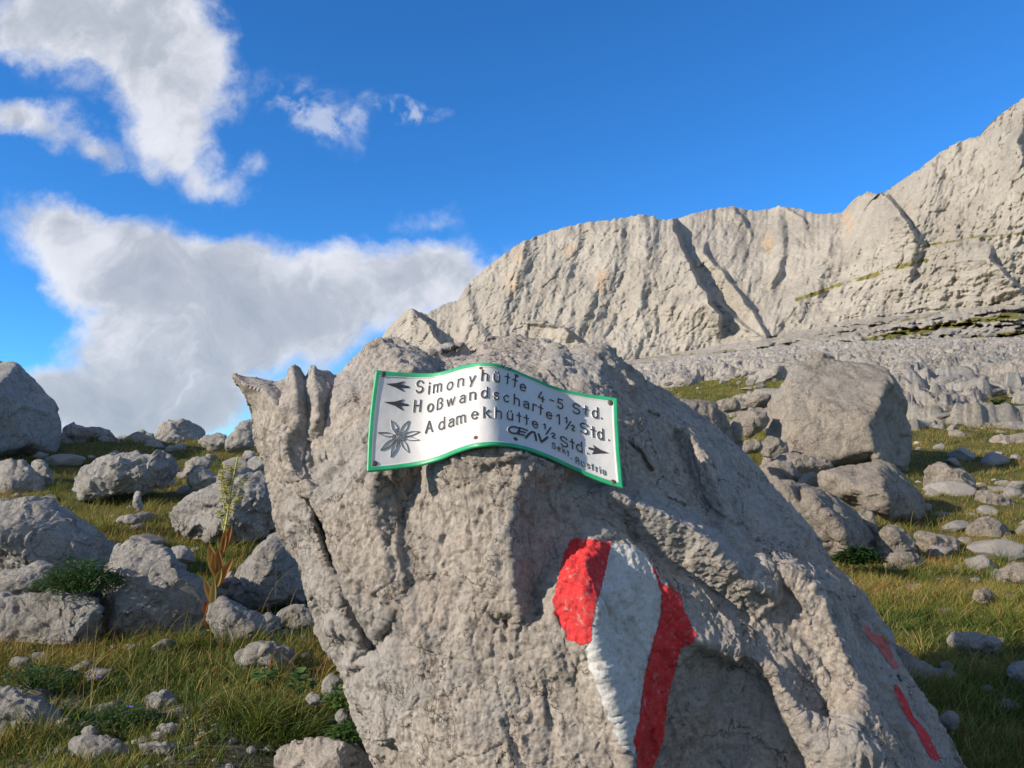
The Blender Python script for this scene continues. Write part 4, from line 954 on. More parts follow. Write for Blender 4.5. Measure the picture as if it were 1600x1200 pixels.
    for (x, y, r) in ((270, 517, 15), (256, 548, 15), (293, 547, 15), (276, 566, 9)):
        st.append(curve([(x+r*math.cos(a), y+r*math.sin(a)) for a in np.linspace(0, 6.283, 18)])); st.append(curve([(x+r*.35*math.cos(a), y+r*.35*math.sin(a)) for a in np.linspace(0, 6.283, 10)]))
    embossed('flower_emblem', st, .00055, grey)
    # screws and holes
    def disc(name, x, y, r, hgt, mat, parent=None, dome=True):
        u, v = zc(x, y); u, v = float(u), float(v); V_ = []; fcs = []; n = 20
        rings = [(1.0, 0), (1.0, .5), (.8, .9), (.45, 1.0)] if dome else [(1.25, 0), (1.0, 1.0), (.8, .55), (.5, .4)]
        for rr, hh in rings:
            a = np.arange(n)/n*2*math.pi
            uu = u+r*rr*np.cos(a)/SW; v_ = v+r*rr*np.sin(a)/SH; V_.append(sheet_pos(uu, v_, dent_at(uu, v_)+hgt*hh))
        k_ = len(rings)
        for i in range(k_-1):
            for j in range(n): fcs.append([i*n+j, i*n+(j+1) % n, (i+1)*n+(j+1) % n, (i+1)*n+j])
        fcs.append([(k_-1)*n+j for j in range(n)])
        o = put(name, np.concatenate(V_), fcs, mat, True)
        if parent is not None: o.parent = parent
        return o
    for x, y in ((197, 216), (150, 682), (1379, 366), (1396, 780)):
        o = disc('screw', x, y, .0068, .004, steel)
        su, sv = zc(x, y); q = [(float(su)*SW-.0035, float(sv)*SH-.002), (float(su)*SW+.0035, float(sv)*SH+.002)]; q2 = [(q[0][0]+.0015, q[1][1]+.001), (q[1][0]-.0015, q[0][1]-.001)]
        for qq in (q, q2):
            v_, f_ = ribbon(qq, .0007, [(-.0007, .0041), (0, .0044), (.0007, .0041)]); me = mesh_from('screw_slot', v_-base, f_); link('screw_slot', me, black, o)
    for x, y in ((706, 182), (678, 546), (885, 553), (889, 223)):
        o = disc('screw_hole', x, y, .0046, .0012, rust, dome=False); disc('hole_bottom', x, y, .0032, .0021, black, o)
    for pts in ([(808, 163), (817, 184)], [(812, 181), (826, 172)], [(838, 182), (852, 196)], [(842, 197), (858, 188)]):
        v_, f_ = ribbon(curve(pts), .0013, [(-.0013, .0034), (0, .0042), (.0013, .0034)]); put('scratch', v_, f_, steel)
    sub('panel', ~isb, white)
build_sign()

# ------------------------------------------------------------------ boulders and stones, left of the great boulder
L_ = M_rockL; R_ = M_rockR
rock([(-150, 600), (-60, 566), (0, 569), (25, 570), (32, 582), (62, 608), (82, 632), (92, 655), (92, 680), (84, 706), (-60, 730), (-150, 700)], 12, 'dark shaded domed boulder standing against the sky at the far left edge', L_, thick=2.5,
     front=[(-125, 620, 9.7), (-125, 680, 9.9), (-60, 620, 10.4), (-60, 690, 10.6), (0, 600, 11.1), (0, 650, 11.15), (0, 700, 11.25), (45, 640, 11.6), (50, 690, 11.65)], amp=.4, chop=False)
rock([(90, 663), (112, 665), (140, 671), (168, 676), (192, 683), (198, 696), (150, 706), (88, 704)], 14, 'low flat grey slab on the crest beside the dark domed boulder', L_)
rock([(232, 688), (237, 675), (258, 664), (274, 656), (290, 656), (304, 662), (322, 673), (330, 695), (280, 705)], 15, 'pointed grey boulder at the highest point of the left crest', L_)
rock([(191, 706), (192, 684), (208, 677), (232, 675), (243, 682), (236, 700), (222, 712)], 14.2, 'squat rounded boulder on the crest left of the pointed one', L_)
rock([(218, 712), (222, 695), (232, 687), (246, 688), (256, 698), (258, 712)], 13.4, 'small upright rounded rock in front of the crest boulders', L_)
rock([(233, 700), (245, 682), (262, 675), (284, 676), (282, 692), (260, 702)], 14.2, 'smooth pale rock leaning under the pointed crest boulder', L_)
rock([(244, 710), (262, 698), (282, 692), (292, 698), (284, 710)], 13, 'thin pale slab lying below the crest boulders', L_)
rock([(305, 694), (320, 681), (340, 677), (358, 682), (358, 700), (340, 706), (310, 705)], 13, 'flat pale rock in the turf near the crest', L_)
rock([(363, 676), (374, 661), (388, 655), (402, 656), (410, 680), (380, 690)], 12, 'rounded rock on the skyline just left of the horned boulder', L_)
rock([(350, 702), (354, 686), (368, 674), (382, 671), (396, 682), (404, 700), (380, 706), (366, 708)], 11, 'rounded rock with a dark underside below the skyline rock', L_)
rock([(378, 712), (385, 703), (396, 704), (402, 716), (384, 720)], 10, 'small pale stone in turf near the horned boulder', L_)
rock([(-30, 760), (-10, 730), (15, 722), (35, 719), (48, 732), (62, 750), (72, 772), (40, 785), (-30, 790)], 9, 'rounded grey boulder cut by the left edge above the wide pale slab', L_)
rock([(45, 728), (58, 720), (68, 722), (78, 740), (90, 762), (80, 770), (60, 768)], 9.6, 'narrow grey rock behind the rounded left edge boulder', L_)
rock([(110, 766), (112, 750), (122, 737), (138, 727), (165, 714), (200, 709), (232, 711), (252, 712), (272, 721), (282, 738), (289, 754), (270, 765), (190, 773), (130, 778)], 8.2, 'long low cracked boulder lying in the turf above the tall flowering plant', L_, amp=1.3)
rock([(286, 742), (292, 722), (310, 713), (330, 714), (328, 730), (300, 748)], 9, 'grey wedge rock at the right end of the long low boulder', L_)
rock([(290, 757), (296, 742), (313, 729), (330, 737), (348, 747), (340, 762), (300, 764)], 8.4, 'small pale pyramid rock right of the long low boulder', L_)
rock([(385, 735), (386, 721), (398, 713), (412, 714), (420, 730), (400, 742)], 7.6, 'fist shaped rock tucked against the horned boulder', L_)
rock([(258, 832), (262, 806), (270, 790), (292, 775), (318, 764), (335, 752), (360, 744), (385, 737), (408, 735), (430, 744), (450, 800), (430, 830), (380, 840), (300, 845)], 6.4, 'broad sloping grey boulder behind the tall flowering plant', L_, amp=1.1)
rock([(-60, 800), (-20, 786), (10, 781), (40, 777), (85, 781), (98, 793), (112, 808), (135, 824), (160, 843), (186, 857), (186, 880), (100, 900), (40, 905), (-60, 900)], 5.2, 'wide pale slab boulder at the left edge with a leafy clump before it', L_, thick=1.2,
     front=[(20, 790, 5.15), (70, 795, 5.05), (95, 815, 4.92), (50, 850, 4.8), (110, 850, 4.78), (0, 840, 4.9), (140, 870, 4.85), (60, 885, 4.7)], amp=.8)
rock([(176, 815), (190, 806), (212, 804), (224, 812), (210, 820)], 6.6, 'flat half buried stone in the turf left of the plant', L_)
rock([(207, 797), (208, 776), (213, 765), (220, 768), (223, 796), (215, 802)], 7, 'small upright standing stone in brown turf', L_)
rock([(257, 868), (266, 857), (285, 853), (303, 862), (305, 878), (270, 882)], 5.4, 'small bluish stone behind the orange leaved plant', L_)
rock([(136, 935), (152, 905), (168, 888), (180, 862), (200, 853), (222, 852), (240, 855), (262, 866), (275, 880), (285, 898), (305, 912), (322, 935), (326, 965), (318, 1010), (260, 1035), (180, 1030), (140, 1010)], 4.25, 'large triangular grey boulder just left of the orange leaves', L_, thick=.9,
     front=[(205, 868, 4.2), (228, 880, 4.0), (200, 930, 3.93), (185, 990, 3.95), (255, 930, 3.92), (290, 950, 3.97), (270, 1000, 3.9), (220, 970, 3.86), (300, 1000, 3.97), (160, 940, 4.06)], amp=1.0)
rock([(-60, 950), (-20, 940), (15, 934), (50, 928), (85, 924), (108, 922), (130, 932), (142, 950), (150, 985), (148, 1030), (110, 1050), (60, 1055), (-60, 1050)], 4.0, 'dark split boulder at the left edge below the leafy clump', L_, thick=.8,
     front=[(30, 940, 3.95), (60, 955, 3.8), (45, 1000, 3.72), (100, 950, 3.85), (85, 1000, 3.74), (120, 990, 3.82), (20, 985, 3.84), (-20, 1000, 3.8)], amp=1.2)
rock([(-20, 905), (5, 897), (38, 886), (68, 880), (90, 892), (80, 915), (40, 935), (-20, 940)], 4.7, 'low tilted rock between the wide pale slab and the leafy clump', L_)
rock([(350, 945), (360, 925), (372, 905), (385, 885), (398, 868), (412, 848), (430, 834), (445, 838), (470, 880), (480, 930), (440, 945), (400, 952)], 4.7, 'bright angular white boulder leaning toward the horned boulder', L_,
     front=[(425, 850, 4.55), (415, 880, 4.4), (445, 870, 4.5), (395, 905, 4.42), (430, 910, 4.45), (400, 935, 4.5), (455, 915, 4.58)], amp=.8)
rock([(335, 930), (345, 905), (360, 893), (374, 898), (366, 918), (350, 935)], 4.9, 'narrow brown grey rock wedged beside the orange leaves', L_)
rock([(326, 945), (345, 937), (368, 945), (392, 955), (420, 962), (436, 972), (445, 990), (430, 1005), (380, 1012), (330, 1010)], 4.0, 'long low rock at the foot of the tall flowering plant', L_)
rock([(428, 978), (438, 955), (450, 947), (470, 947), (492, 957), (500, 1000), (460, 1002)], 4.3, 'pale cracked block under the left flank of the horned boulder', L_)
rock([(368, 1026), (380, 1012), (402, 1007), (428, 1007), (448, 1015), (464, 1028), (478, 1048), (440, 1060), (380, 1055)], 3.5, 'smooth pale rock half hidden by tall grass stems', L_)
rock([(422, 1215), (428, 1188), (440, 1168), (455, 1158), (470, 1163), (485, 1160), (505, 1154), (535, 1162), (560, 1172), (580, 1185), (592, 1215), (580, 1265), (430, 1265)], 2.45, 'rounded tan rock at the bottom edge beside the great boulder', M_boulder, thick=.3, amp=.9)
rock([(-50, 1090), (-15, 1074), (8, 1080), (30, 1098), (60, 1105), (85, 1115), (92, 1140), (60, 1165), (25, 1180), (-50, 1200)], 2.9, 'jagged shaded rock in the bottom left corner', L_, amp=1.2)
rock([(100, 1175), (118, 1158), (140, 1150), (165, 1157), (190, 1160), (206, 1172), (204, 1200), (150, 1215), (105, 1210)], 2.65, 'flat dark stone in the scree at the bottom left', L_)
rock([(226, 1100), (234, 1085), (252, 1077), (270, 1080), (276, 1100), (270, 1120), (236, 1120)], 3.1, 'grey rock in the middle of the foreground grass', L_)
rock([(213, 1172), (222, 1160), (245, 1158), (262, 1165), (280, 1164), (278, 1180), (240, 1190)], 2.6, 'broken pale stone with grass behind at the bottom', L_)
rock([(240, 1145), (250, 1133), (270, 1131), (284, 1140), (276, 1155), (250, 1156)], 2.8, 'flat pale stone just above the scree', L_)
rock([(500, 1083), (506, 1060), (518, 1050), (530, 1058), (536, 1080), (520, 1092)], 2.75, 'small rounded stone touching the left foot of the great boulder', L_)
rock([(477, 1092), (486, 1080), (500, 1086), (508, 1100), (488, 1104)], 2.7, 'little white stone among leafy plants', L_)
rock([(522, 1122), (530, 1106), (540, 1106), (548, 1128), (530, 1132)], 2.6, 'little brown stone against the great boulder', L_)
rock([(125, 1148), (132, 1135), (146, 1133), (154, 1144), (146, 1156), (130, 1156)], 2.75, 'bright white cobble at the bottom left', L_)

# ------------------------------------------------------------------ right side
rock([(1196, 645), (1200, 632), (1210, 618), (1217, 606), (1229, 598), (1240, 585), (1248, 572), (1262, 566), (1285, 562), (1300, 564), (1311, 572), (1335, 574), (1360, 576), (1382, 583), (1397, 593), (1404, 612), (1411, 630), (1416, 648), (1420, 675), (1421, 700), (1418, 722), (1412, 742), (1375, 745), (1300, 740), (1190, 735), (1190, 700), (1199, 677)], 14.2,
     'huge square pale boulder with a curved crack standing right of centre', R_, thick=2.6,
     front=[(1262, 585, 14.0), (1320, 590, 13.8), (1240, 620, 13.6), (1300, 630, 13.35), (1380, 600, 13.55), (1372, 635, 13.2), (1352, 665, 13.0), (1362, 700, 12.95), (1376, 728, 12.95), (1400, 640, 13.75), (1395, 690, 13.6), (1402, 725, 13.7), (1300, 680, 13.15), (1240, 680, 13.35), (1290, 715, 13.1), (1225, 715, 13.4)],
     cons=((4, 5), (5, 6), (6, 7), (7, 8)), amp=.45, chop=False)
rock([(1259, 575), (1258, 560), (1268, 552), (1285, 549), (1300, 556), (1312, 566), (1310, 575), (1280, 578)], 15.2, 'small knobbly rock capping the huge square boulder', R_)
rock([(1188, 710), (1190, 690), (1200, 681), (1215, 683), (1232, 698), (1240, 712), (1215, 722)], 12.8, 'tan wedge rock under the left foot of the huge square boulder', R_)
rock([(1192, 722), (1205, 712), (1240, 709), (1275, 712), (1302, 718), (1300, 735), (1260, 742), (1210, 738)], 12.4, 'flat cracked slab along the foot of the huge square boulder', R_)
rock([(1030, 640), (1052, 629), (1085, 629), (1115, 632), (1130, 640), (1143, 655), (1148, 680), (1150, 710), (1120, 730), (1060, 700)], 9.5, 'rounded pale boulder peeping above the upper right edge of the great boulder', R_)
rock([(1142, 668), (1146, 655), (1155, 655), (1161, 670), (1160, 695), (1155, 710), (1148, 706)], 9.9, 'narrow pale rock beside the rounded pale boulder', R_)
rock([(1115, 640), (1120, 627), (1138, 622), (1156, 626), (1160, 640), (1140, 646)], 14, 'low white rock in the turf above the rounded pale boulder', R_)
rock([(1160, 636), (1165, 622), (1182, 616), (1206, 617), (1210, 630), (1190, 638)], 16, 'low white rock touching the far turf patch', R_)
rock([(1148, 668), (1152, 650), (1165, 641), (1182, 640), (1200, 644), (1198, 670), (1170, 682)], 13.6, 'pale block just left of the huge square boulder', R_)
rock([(1158, 700), (1164, 688), (1185, 686), (1196, 692), (1192, 706), (1170, 710)], 12.2, 'small stacked slab left of the tan wedge rock', R_)
rock([(1176, 745), (1186, 728), (1205, 722), (1235, 726), (1256, 735), (1252, 756), (1215, 762)], 10.8, 'bluish shaded rock behind the right shoulder of the great boulder', R_)
rock([(1243, 765), (1250, 745), (1268, 738), (1300, 740), (1290, 765), (1260, 775)], 10.4, 'smooth bluish rock left of the big tan lump', R_)
rock([(1276, 752), (1284, 740), (1302, 734), (1320, 731), (1340, 731), (1358, 727), (1375, 723), (1392, 731), (1404, 743), (1418, 755), (1432, 768), (1441, 785), (1444, 808), (1436, 822), (1420, 830), (1394, 826), (1360, 812), (1319, 785), (1288, 768)], 10, 'big tan lump of rock below the huge square boulder', R_, thick=1.3,
     front=[(1310, 745, 9.75), (1370, 738, 9.55), (1345, 765, 9.35), (1380, 775, 9.2), (1320, 770, 9.6), (1410, 775, 9.55), (1425, 800, 9.65), (1390, 805, 9.4), (1360, 792, 9.4)], amp=.6, chop=False)
rock([(1190, 772), (1198, 757), (1215, 752), (1234, 753), (1250, 762), (1265, 762), (1282, 768), (1300, 778), (1320, 790), (1336, 803), (1350, 822), (1362, 845), (1366, 868), (1340, 885), (1290, 880), (1240, 840), (1200, 800)], 8.1, 'long tan boulder sloping down along the great boulder on the right', R_, thick=1.0,
     front=[(1230, 765, 7.9), (1268, 780, 7.65), (1292, 805, 7.55), (1312, 835, 7.5), (1325, 862, 7.5), (1250, 800, 7.75), (1280, 840, 7.7), (1340, 835, 7.8), (1310, 800, 7.75), (1350, 862, 7.85)],
     cons=((1, 2), (2, 3), (3, 4)), amp=.7, chop=False)
rock([(1340, 800), (1352, 790), (1364, 810), (1372, 835), (1366, 855), (1352, 830)], 8.9, 'thin shaded rock wedged behind the long tan boulder', R_)
rock([(1369, 872), (1371, 840), (1380, 822), (1392, 811), (1402, 818), (1414, 832), (1426, 845), (1433, 855), (1428, 872), (1400, 885)], 7.9, 'pointed pale rock beside the long tan boulder', R_)
rock([(1422, 862), (1425, 838), (1440, 833), (1465, 835), (1485, 838), (1505, 850), (1498, 866), (1460, 876)], 8.5, 'low pale rock right of the pointed pale one', R_)
rock([(1376, 888), (1384, 872), (1402, 864), (1425, 863), (1444, 866), (1456, 876), (1440, 892), (1400, 896)], 7.4, 'flat pale stone in front of the pointed rock', R_)
rock([(1438, 752), (1443, 738), (1450, 725), (1465, 724), (1484, 729), (1505, 738), (1526, 752), (1538, 768), (1524, 785), (1490, 792), (1460, 792), (1440, 775)], 12, 'saddle shaped white rock in the meadow right of the tan lump', R_, amp=.8)
rock([(1520, 790), (1521, 773), (1535, 768), (1560, 769), (1578, 776), (1588, 788), (1595, 798), (1580, 812), (1555, 815), (1524, 803)], 11, 'rounded block with dark streaks near the right edge', R_)
rock([(1596, 800), (1604, 790), (1630, 795), (1640, 815), (1600, 820)], 11.4, 'grey rock cut by the right edge beside the streaked block', R_)
rock([(1504, 835), (1508, 815), (1525, 811), (1550, 814), (1572, 822), (1590, 838), (1604, 856), (1606, 876), (1570, 884), (1535, 868), (1510, 852)], 9.2, 'broad cracked boulder below the streaked block near the right edge', R_, amp=1.2)
rock([(1586, 815), (1600, 812), (1640, 820), (1650, 870), (1610, 860), (1595, 840)], 9.6, 'tan boulder cut by the right edge behind the cracked one', R_)
rock([(1452, 820), (1456, 805), (1470, 798), (1490, 801), (1502, 814), (1480, 822)], 10.2, 'small pale stone in turf between larger boulders on the right', R_)
rock([(1555, 900), (1562, 886), (1590, 881), (1650, 886), (1650, 910), (1590, 908)], 6.4, 'low white rock in grass at the right edge', R_)
rock([(1520, 934), (1525, 922), (1540, 919), (1554, 926), (1556, 942), (1535, 946)], 5.5, 'small pale stone alone in the sunlit grass on the right', R_)
rock([(1478, 1002), (1492, 991), (1520, 988), (1550, 996), (1576, 1012), (1570, 1026), (1530, 1018), (1495, 1012)], 4.4, 'flat grey rock in the shaded grass on the right', L_)
rock([(1385, 1018), (1398, 1010), (1420, 1020), (1450, 1038), (1482, 1058), (1476, 1078), (1430, 1072), (1400, 1050)], 3.9, 'sloping bluish rock in shade right of the great boulder', L_)
rock([(1468, 1128), (1474, 1114), (1490, 1110), (1500, 1120), (1498, 1138), (1480, 1142)], 3.1, 'small pale stone in deep shade at the bottom right', L_)
rock([(1574, 1050), (1582, 1034), (1610, 1034), (1640, 1050), (1640, 1085), (1590, 1078)], 3.8, 'bluish rock at the right edge in deep shade', L_)
rock([(1408, 655), (1430, 638), (1465, 633), (1505, 640), (1540, 648), (1566, 655), (1556, 665), (1520, 672), (1480, 676), (1440, 668)], 24, 'wide flat slab with a dark overhung edge at the foot of the bare slope', M_rockFar)
rock([(1478, 680), (1484, 671), (1500, 672), (1512, 682), (1530, 686), (1520, 692), (1492, 690)], 21, 'thin white slab in the meadow below the wide flat slab', R_)
rock([(1535, 695), (1550, 684), (1580, 680), (1650, 684), (1650, 700), (1580, 700)], 20, 'low white rock in the meadow at the right edge', R_)
rock([(1150, 598), (1165, 590), (1190, 580), (1215, 572), (1240, 566), (1262, 568), (1262, 605), (1210, 606)], 42, 'long pale slab behind the huge square boulder on its left', M_rockFar)
rock([(1028, 606), (1036, 594), (1048, 584), (1070, 581), (1088, 587), (1096, 600), (1092, 612), (1055, 618)], 46, 'mossy topped pale outcrop beyond the far turf patch', M_rockFar)
rock([(1322, 562), (1328, 550), (1345, 545), (1370, 550), (1378, 560), (1350, 566)], 80, 'small rounded outcrop above the huge square boulder', M_rockFar)
rock([(1536, 580), (1538, 568), (1552, 563), (1562, 572), (1560, 582)], 48, 'single rounded rock perched on the bare slope', M_rockFar)

# pebbles: too alike to tell apart
def pebbles(n, region, d0, d1, label, group, mat, seed, smin=5, smax=16, lift=0):
    r = random.Random(seed); protos = []
    for k in range(6):
        import bmesh
        bm = bmesh.new(); bmesh.ops.create_icosphere(bm, subdivisions=4, radius=1.0); me = bpy.data.meshes.new('stone'); bm.to_mesh(me); bm.free()
        V = get_co(me); dirs = np.random.RandomState(seed*10+k).normal(size=(14, 3)); dirs /= np.linalg.norm(dirs, axis=1)[:, None]
        offs = np.random.RandomState(seed*10+k+5).uniform(.62, .95, 14)
        t = np.min(np.where((V@dirs.T) > .05, offs[None]/np.maximum(V@dirs.T, .05), 9), axis=1); V = V*np.minimum(t, 1.05)[:, None]
        V = V*(1+.05*fbm(V*2.5, 4, .6, k*3)[:, None]); V *= np.array([1, .8, .6])
        me.vertices.foreach_set('co', V.astype(np.float32).ravel()); me.update(); me.polygons.foreach_set('use_smooth', np.ones(len(me.polygons), bool)); me.materials.append(mat); protos.append(me)
    placed = 0
    while placed < n:
        l = math.log(d0)+r.random()*(math.log(d1)-math.log(d0)); y = math.exp(l); px = r.uniform(region[0], region[2]); x = (px-800)/F*y; z = float(gz(np.array(x), np.array(y)))
        qx, qy = proj(np.array([[x, y, z]]))
        if not (region[0] < qx[0] < region[2] and region[1] < qy[0] < region[3]): continue
        s = r.uniform(smin, smax)*(r.random()**.7*.7+.3)*y/F*.6
        o = bpy.data.objects.new('stone', r.choice(protos)); COL.objects.link(o); o.location = (x, y, z+s*.2+lift); o.scale = (s*r.uniform(.8, 1.3), s, s*r.uniform(.7, 1.1)); o.rotation_euler = (r.uniform(-.3, .3), r.uniform(-.3, .3), r.uniform(0, 6.28))
        tag(o, label, 'stone', group); placed += 1
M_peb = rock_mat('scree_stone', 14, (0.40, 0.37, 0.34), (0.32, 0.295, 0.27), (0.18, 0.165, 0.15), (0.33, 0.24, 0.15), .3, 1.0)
pebbles(110, (60, 1120, 560, 1215), 2.2, 3.4, 'small pale loose stone in the scree along the bottom left', 'loose scree stones at the bottom left', M_peb, 3, 6, 24)
pebbles(34, (60, 700, 500, 1120), 3.0, 13, 'small pale stone half sunk in the turf on the left slope', 'stones in the turf on the left', M_peb, 4, 6, 18)
pebbles(34, (1260, 640, 1620, 1150), 4, 26, 'small pale stone half sunk in the meadow on the right', 'stones in the meadow on the right', M_peb, 5, 5, 18)

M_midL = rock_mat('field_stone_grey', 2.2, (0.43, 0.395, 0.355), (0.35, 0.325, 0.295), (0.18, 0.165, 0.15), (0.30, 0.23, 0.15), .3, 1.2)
pebbles(68, (0, 715, 500, 1120), 2.9, 13, 'rough grey stone sunk in the turf between the larger boulders on the left', 'mid sized stones on the left', M_midL, 8, 24, 60)
pebbles(34, (1380, 830, 1600, 1130), 3.2, 10, 'rough pale stone sunk in the grass right of the great boulder', 'mid sized stones on the right', M_midL, 9, 16, 42)
pebbles(40, (1200, 660, 1600, 860), 9, 25, 'rough pale stone in the meadow near the huge square boulder', 'mid sized stones in the meadow', M_midL, 10, 16, 46)
pebbles(16, (1430, 715, 1600, 900), 7.5, 18, 'rough pale block in the turf among the larger boulders near the right edge', 'blocks near the right edge', M_midL, 14, 34, 80)
pebbles(60, (1040, 560, 1600, 690), 22, 75, 'pale loose block on the bare slope of slabs below the cliff', 'loose blocks on the bare slope', M_rockFar, 12, 8, 26, .25)
# ------------------------------------------------------------------ grass
def grass(name, n, pr, yr, hgt, wid, label, cat_kind, seed, tint=(.1, .5), clump=0.0, rows=3, ymin=None, ymax=None, dens=None, bend=.5, lean=(.25, 0, 0)):
    r = np.random.RandomState(seed)
    y = np.exp(r.uniform(math.log(yr[0]), math.log(yr[1]), n)); px = r.uniform(pr[0], pr[1], n); x = (px-800)/F*y
    if clump:
        nc = max(4, n//int(clump)); c = r.randint(0, nc, n); rad = hgt[0]*.55
        ph = r.uniform(0, 6.28, n); rr = np.abs(r.normal(size=n))*rad*.5
        x = x[c]+rr*np.cos(ph); y = y[c]+rr*np.sin(ph)
        chh = r.uniform(.55, 1.15, nc)[c]; ctn = r.uniform(-.12, .12, nc)[c]; ox = np.cos(ph)*rr/rad*2; oy = np.sin(ph)*rr/rad*2
    else:
        chh = np.ones(n); ctn = np.zeros(n); ox = oy = np.zeros(n)
    z = gz(x, y)
    P = np.stack([x, y, z], -1); qx, qy = proj(P)
    patch = fbm(np.stack([x, y, 0*x], -1)*.9, 3, .5, 41); patch2 = fbm(np.stack([x, y, 0*x], -1)*3.1, 3, .5, 51)
    keep = np.ones(n, bool)
    if ymin is not None: keep &= qy > ymin
    if ymax is not None: keep &= qy < ymax
    if dens is not None: keep &= r.random_sample(n) < dens(qx, qy, patch, patch2)
    for poly, a, b in ROCKS:
        xs = [p[0] for p in poly]; ys = [p[1] for p in poly]
        m = keep & (qx > min(xs)) & (qx < max(xs)) & (qy > min(ys)) & (qy < max(ys)+5) & (y > a+.15*(b-a)) & (y < b)
        if m.any():
            k = np.where(m)[0]; keep[k[inside(poly, qx[k], qy[k])]] = False
    P = P[keep]; m = len(P); y = y[keep]; chh = chh[keep]; ctn = ctn[keep]; patch = patch[keep]; patch2 = patch2[keep]; ox = ox[keep] if clump else np.zeros(m); oy = oy[keep] if clump else np.zeros(m)
    H = r.uniform(hgt[0]*.45, hgt[1], m)*chh*(1+.35*patch2); W = np.maximum(r.uniform(wid[0], wid[1], m), y*0.55/F)
    a = r.uniform(0, 2*math.pi, m); dirx = np.cos(a)*bend+ox*.6+lean[0]; diry = np.sin(a)*bend+oy*.6+lean[1]
    b = r.uniform(0, math.pi, m); sx, sy = np.cos(b), np.sin(b)
    ts = np.linspace(0, 1, rows+1); cur = r.uniform(.5, 1.3, m); VV = []
    for t in ts[:-1]:
        off = (t**1.8)*cur*H; zz = H*(t - .35*(t**2.4)*cur)
        c = P+np.stack([dirx*off, diry*off, zz-.01], -1); w = W*(1-.55*t)*.5
        VV += [c-np.stack([sx*w, sy*w, 0*w], -1), c+np.stack([sx*w, sy*w, 0*w], -1)]
    off = cur*H; c = P+np.stack([dirx*off, diry*off, H*(1-.35*cur)], -1); VV.append(c)
    nvb = len(VV); V = np.stack(VV, 1).reshape(-1, 3); b0 = np.arange(m)*nvb
    faces = []
    q = [np.stack([b0+2*i, b0+2*i+1, b0+2*i+3, b0+2*i+2], -1) for i in range(rows-1)]
    tip = np.stack([b0+2*rows-2, b0+2*rows-1, b0+2*rows, b0+2*rows], -1)
    # tips as triangles
    quads = np.concatenate(q) if q else np.zeros((0, 4), int); tri = tip[:, :3]
    me = bpy.data.meshes.new(name); me.vertices.add(len(V)); me.vertices.foreach_set('co', V.astype(np.float32).ravel())
    nl = len(quads)*4+len(tri)*3; me.loops.add(nl); me.loops.foreach_set('vertex_index', np.concatenate([quads.ravel(), tri.ravel()]).astype(np.int32))
    me.polygons.add(len(quads)+len(tri)); me.polygons.foreach_set('loop_start', np.concatenate([np.arange(len(quads))*4, len(quads)*4+np.arange(len(tri))*3]).astype(np.int32)); me.update(calc_edges=True)
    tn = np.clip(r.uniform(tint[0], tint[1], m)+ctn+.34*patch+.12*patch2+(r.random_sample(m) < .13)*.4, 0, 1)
    tv = np.repeat(tn[:, None], nvb, 1)+np.linspace(-.04, .08, nvb)[None]
    add_attr(me, 'tint', np.clip(tv, 0, 1).ravel())
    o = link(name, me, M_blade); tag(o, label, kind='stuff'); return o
# density masks keep bare earth, scree and stone free
def dl(qx, qy, p, p2): return np.where(qy > 1120, .25+sstep(.05, .40, p2)*.5 + .06*(p > 0) + .5*sstep(300, 420, qx)*sstep(1175, 1140, qy), np.clip(.75+.8*p, .15, 1))
def dr(qx, qy, p, p2): return np.clip(.8+1.1*p+.3*p2, .12, 1)
grass('grass', 60000, (-120, 560), (2.3, 6.0), (.03, .09), (.0025, .005), 'green turf grass between the boulders on the left foreground', 'stuff', 11, (.12, .50), dens=dl, lean=(.1, 0, 0))
grass('herbs', 30000, (-120, 560), (2.3, 5.5), (.02, .055), (.007, .014), 'low broad leaved green herbs covering the left foreground', 'stuff', 31, (.05, .40), rows=3, bend=.9, dens=lambda x_, y_, p, q: np.clip(.35+1.3*q, .02, 1)*np.where(y_ > 1140, .35, 1))
grass('herbs', 16000, (1280, 1760), (3.0, 8), (.02, .06), (.008, .016), 'low broad leaved green herbs in the right hand grass', 'stuff', 32, (.05, .40), rows=3, bend=.9, dens=lambda x_, y_, p, q: np.clip(.2+1.3*q, .02, 1))
grass('grass', 90000, (-120, 560), (5.5, 20), (.05, .14), (.003, .006), 'short mixed green and yellow turf on the left slope', 'stuff', 12, (.22, .74), rows=2, dens=dl)
grass('grass', 110000, (1180, 1760), (5.5, 30), (.05, .15), (.003, .007), 'mixed green and yellow turf of the right hand meadow', 'stuff', 13, (.20, .74), rows=2, dens=dr)
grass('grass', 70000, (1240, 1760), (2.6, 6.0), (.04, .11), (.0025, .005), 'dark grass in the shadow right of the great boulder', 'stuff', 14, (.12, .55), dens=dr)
grass('grass', 50000, (1020, 1260), (15, 60), (.10, .26), (.004, .01), 'far patches of turf above the upper right shoulder of the great boulder', 'stuff', 15, (.25, .6), rows=2, dens=dr)
grass('grass', 60000, (1260, 1800), (22, 60), (.10, .26), (.004, .01), 'turf cushions between the slabs of the bare slope', 'stuff', 16, (.25, .6), rows=2, dens=lambda a, b, p, q: np.clip(.4+p, .05, 1))
grass('tall_grass', 6500, (40, 520), (2.7, 4.6), (.09, .20), (.0025, .0048), 'long arching grass tufts in the left foreground', 'stuff', 17, (.22, .55), clump=45, rows=6, ymin=985, bend=.55, dens=lambda a, b, p, q: np.where(b > 1150, .2, np.where(p > -.15, 1.0, .15)))
grass('tall_grass', 1300, (350, 490), (2.6, 3.0), (.12, .20), (.003, .006), 'bright green arching grass tuft beside the left foot of the great boulder', 'stuff', 18, (.24, .40), clump=160, rows=7, ymin=1050, bend=.7)
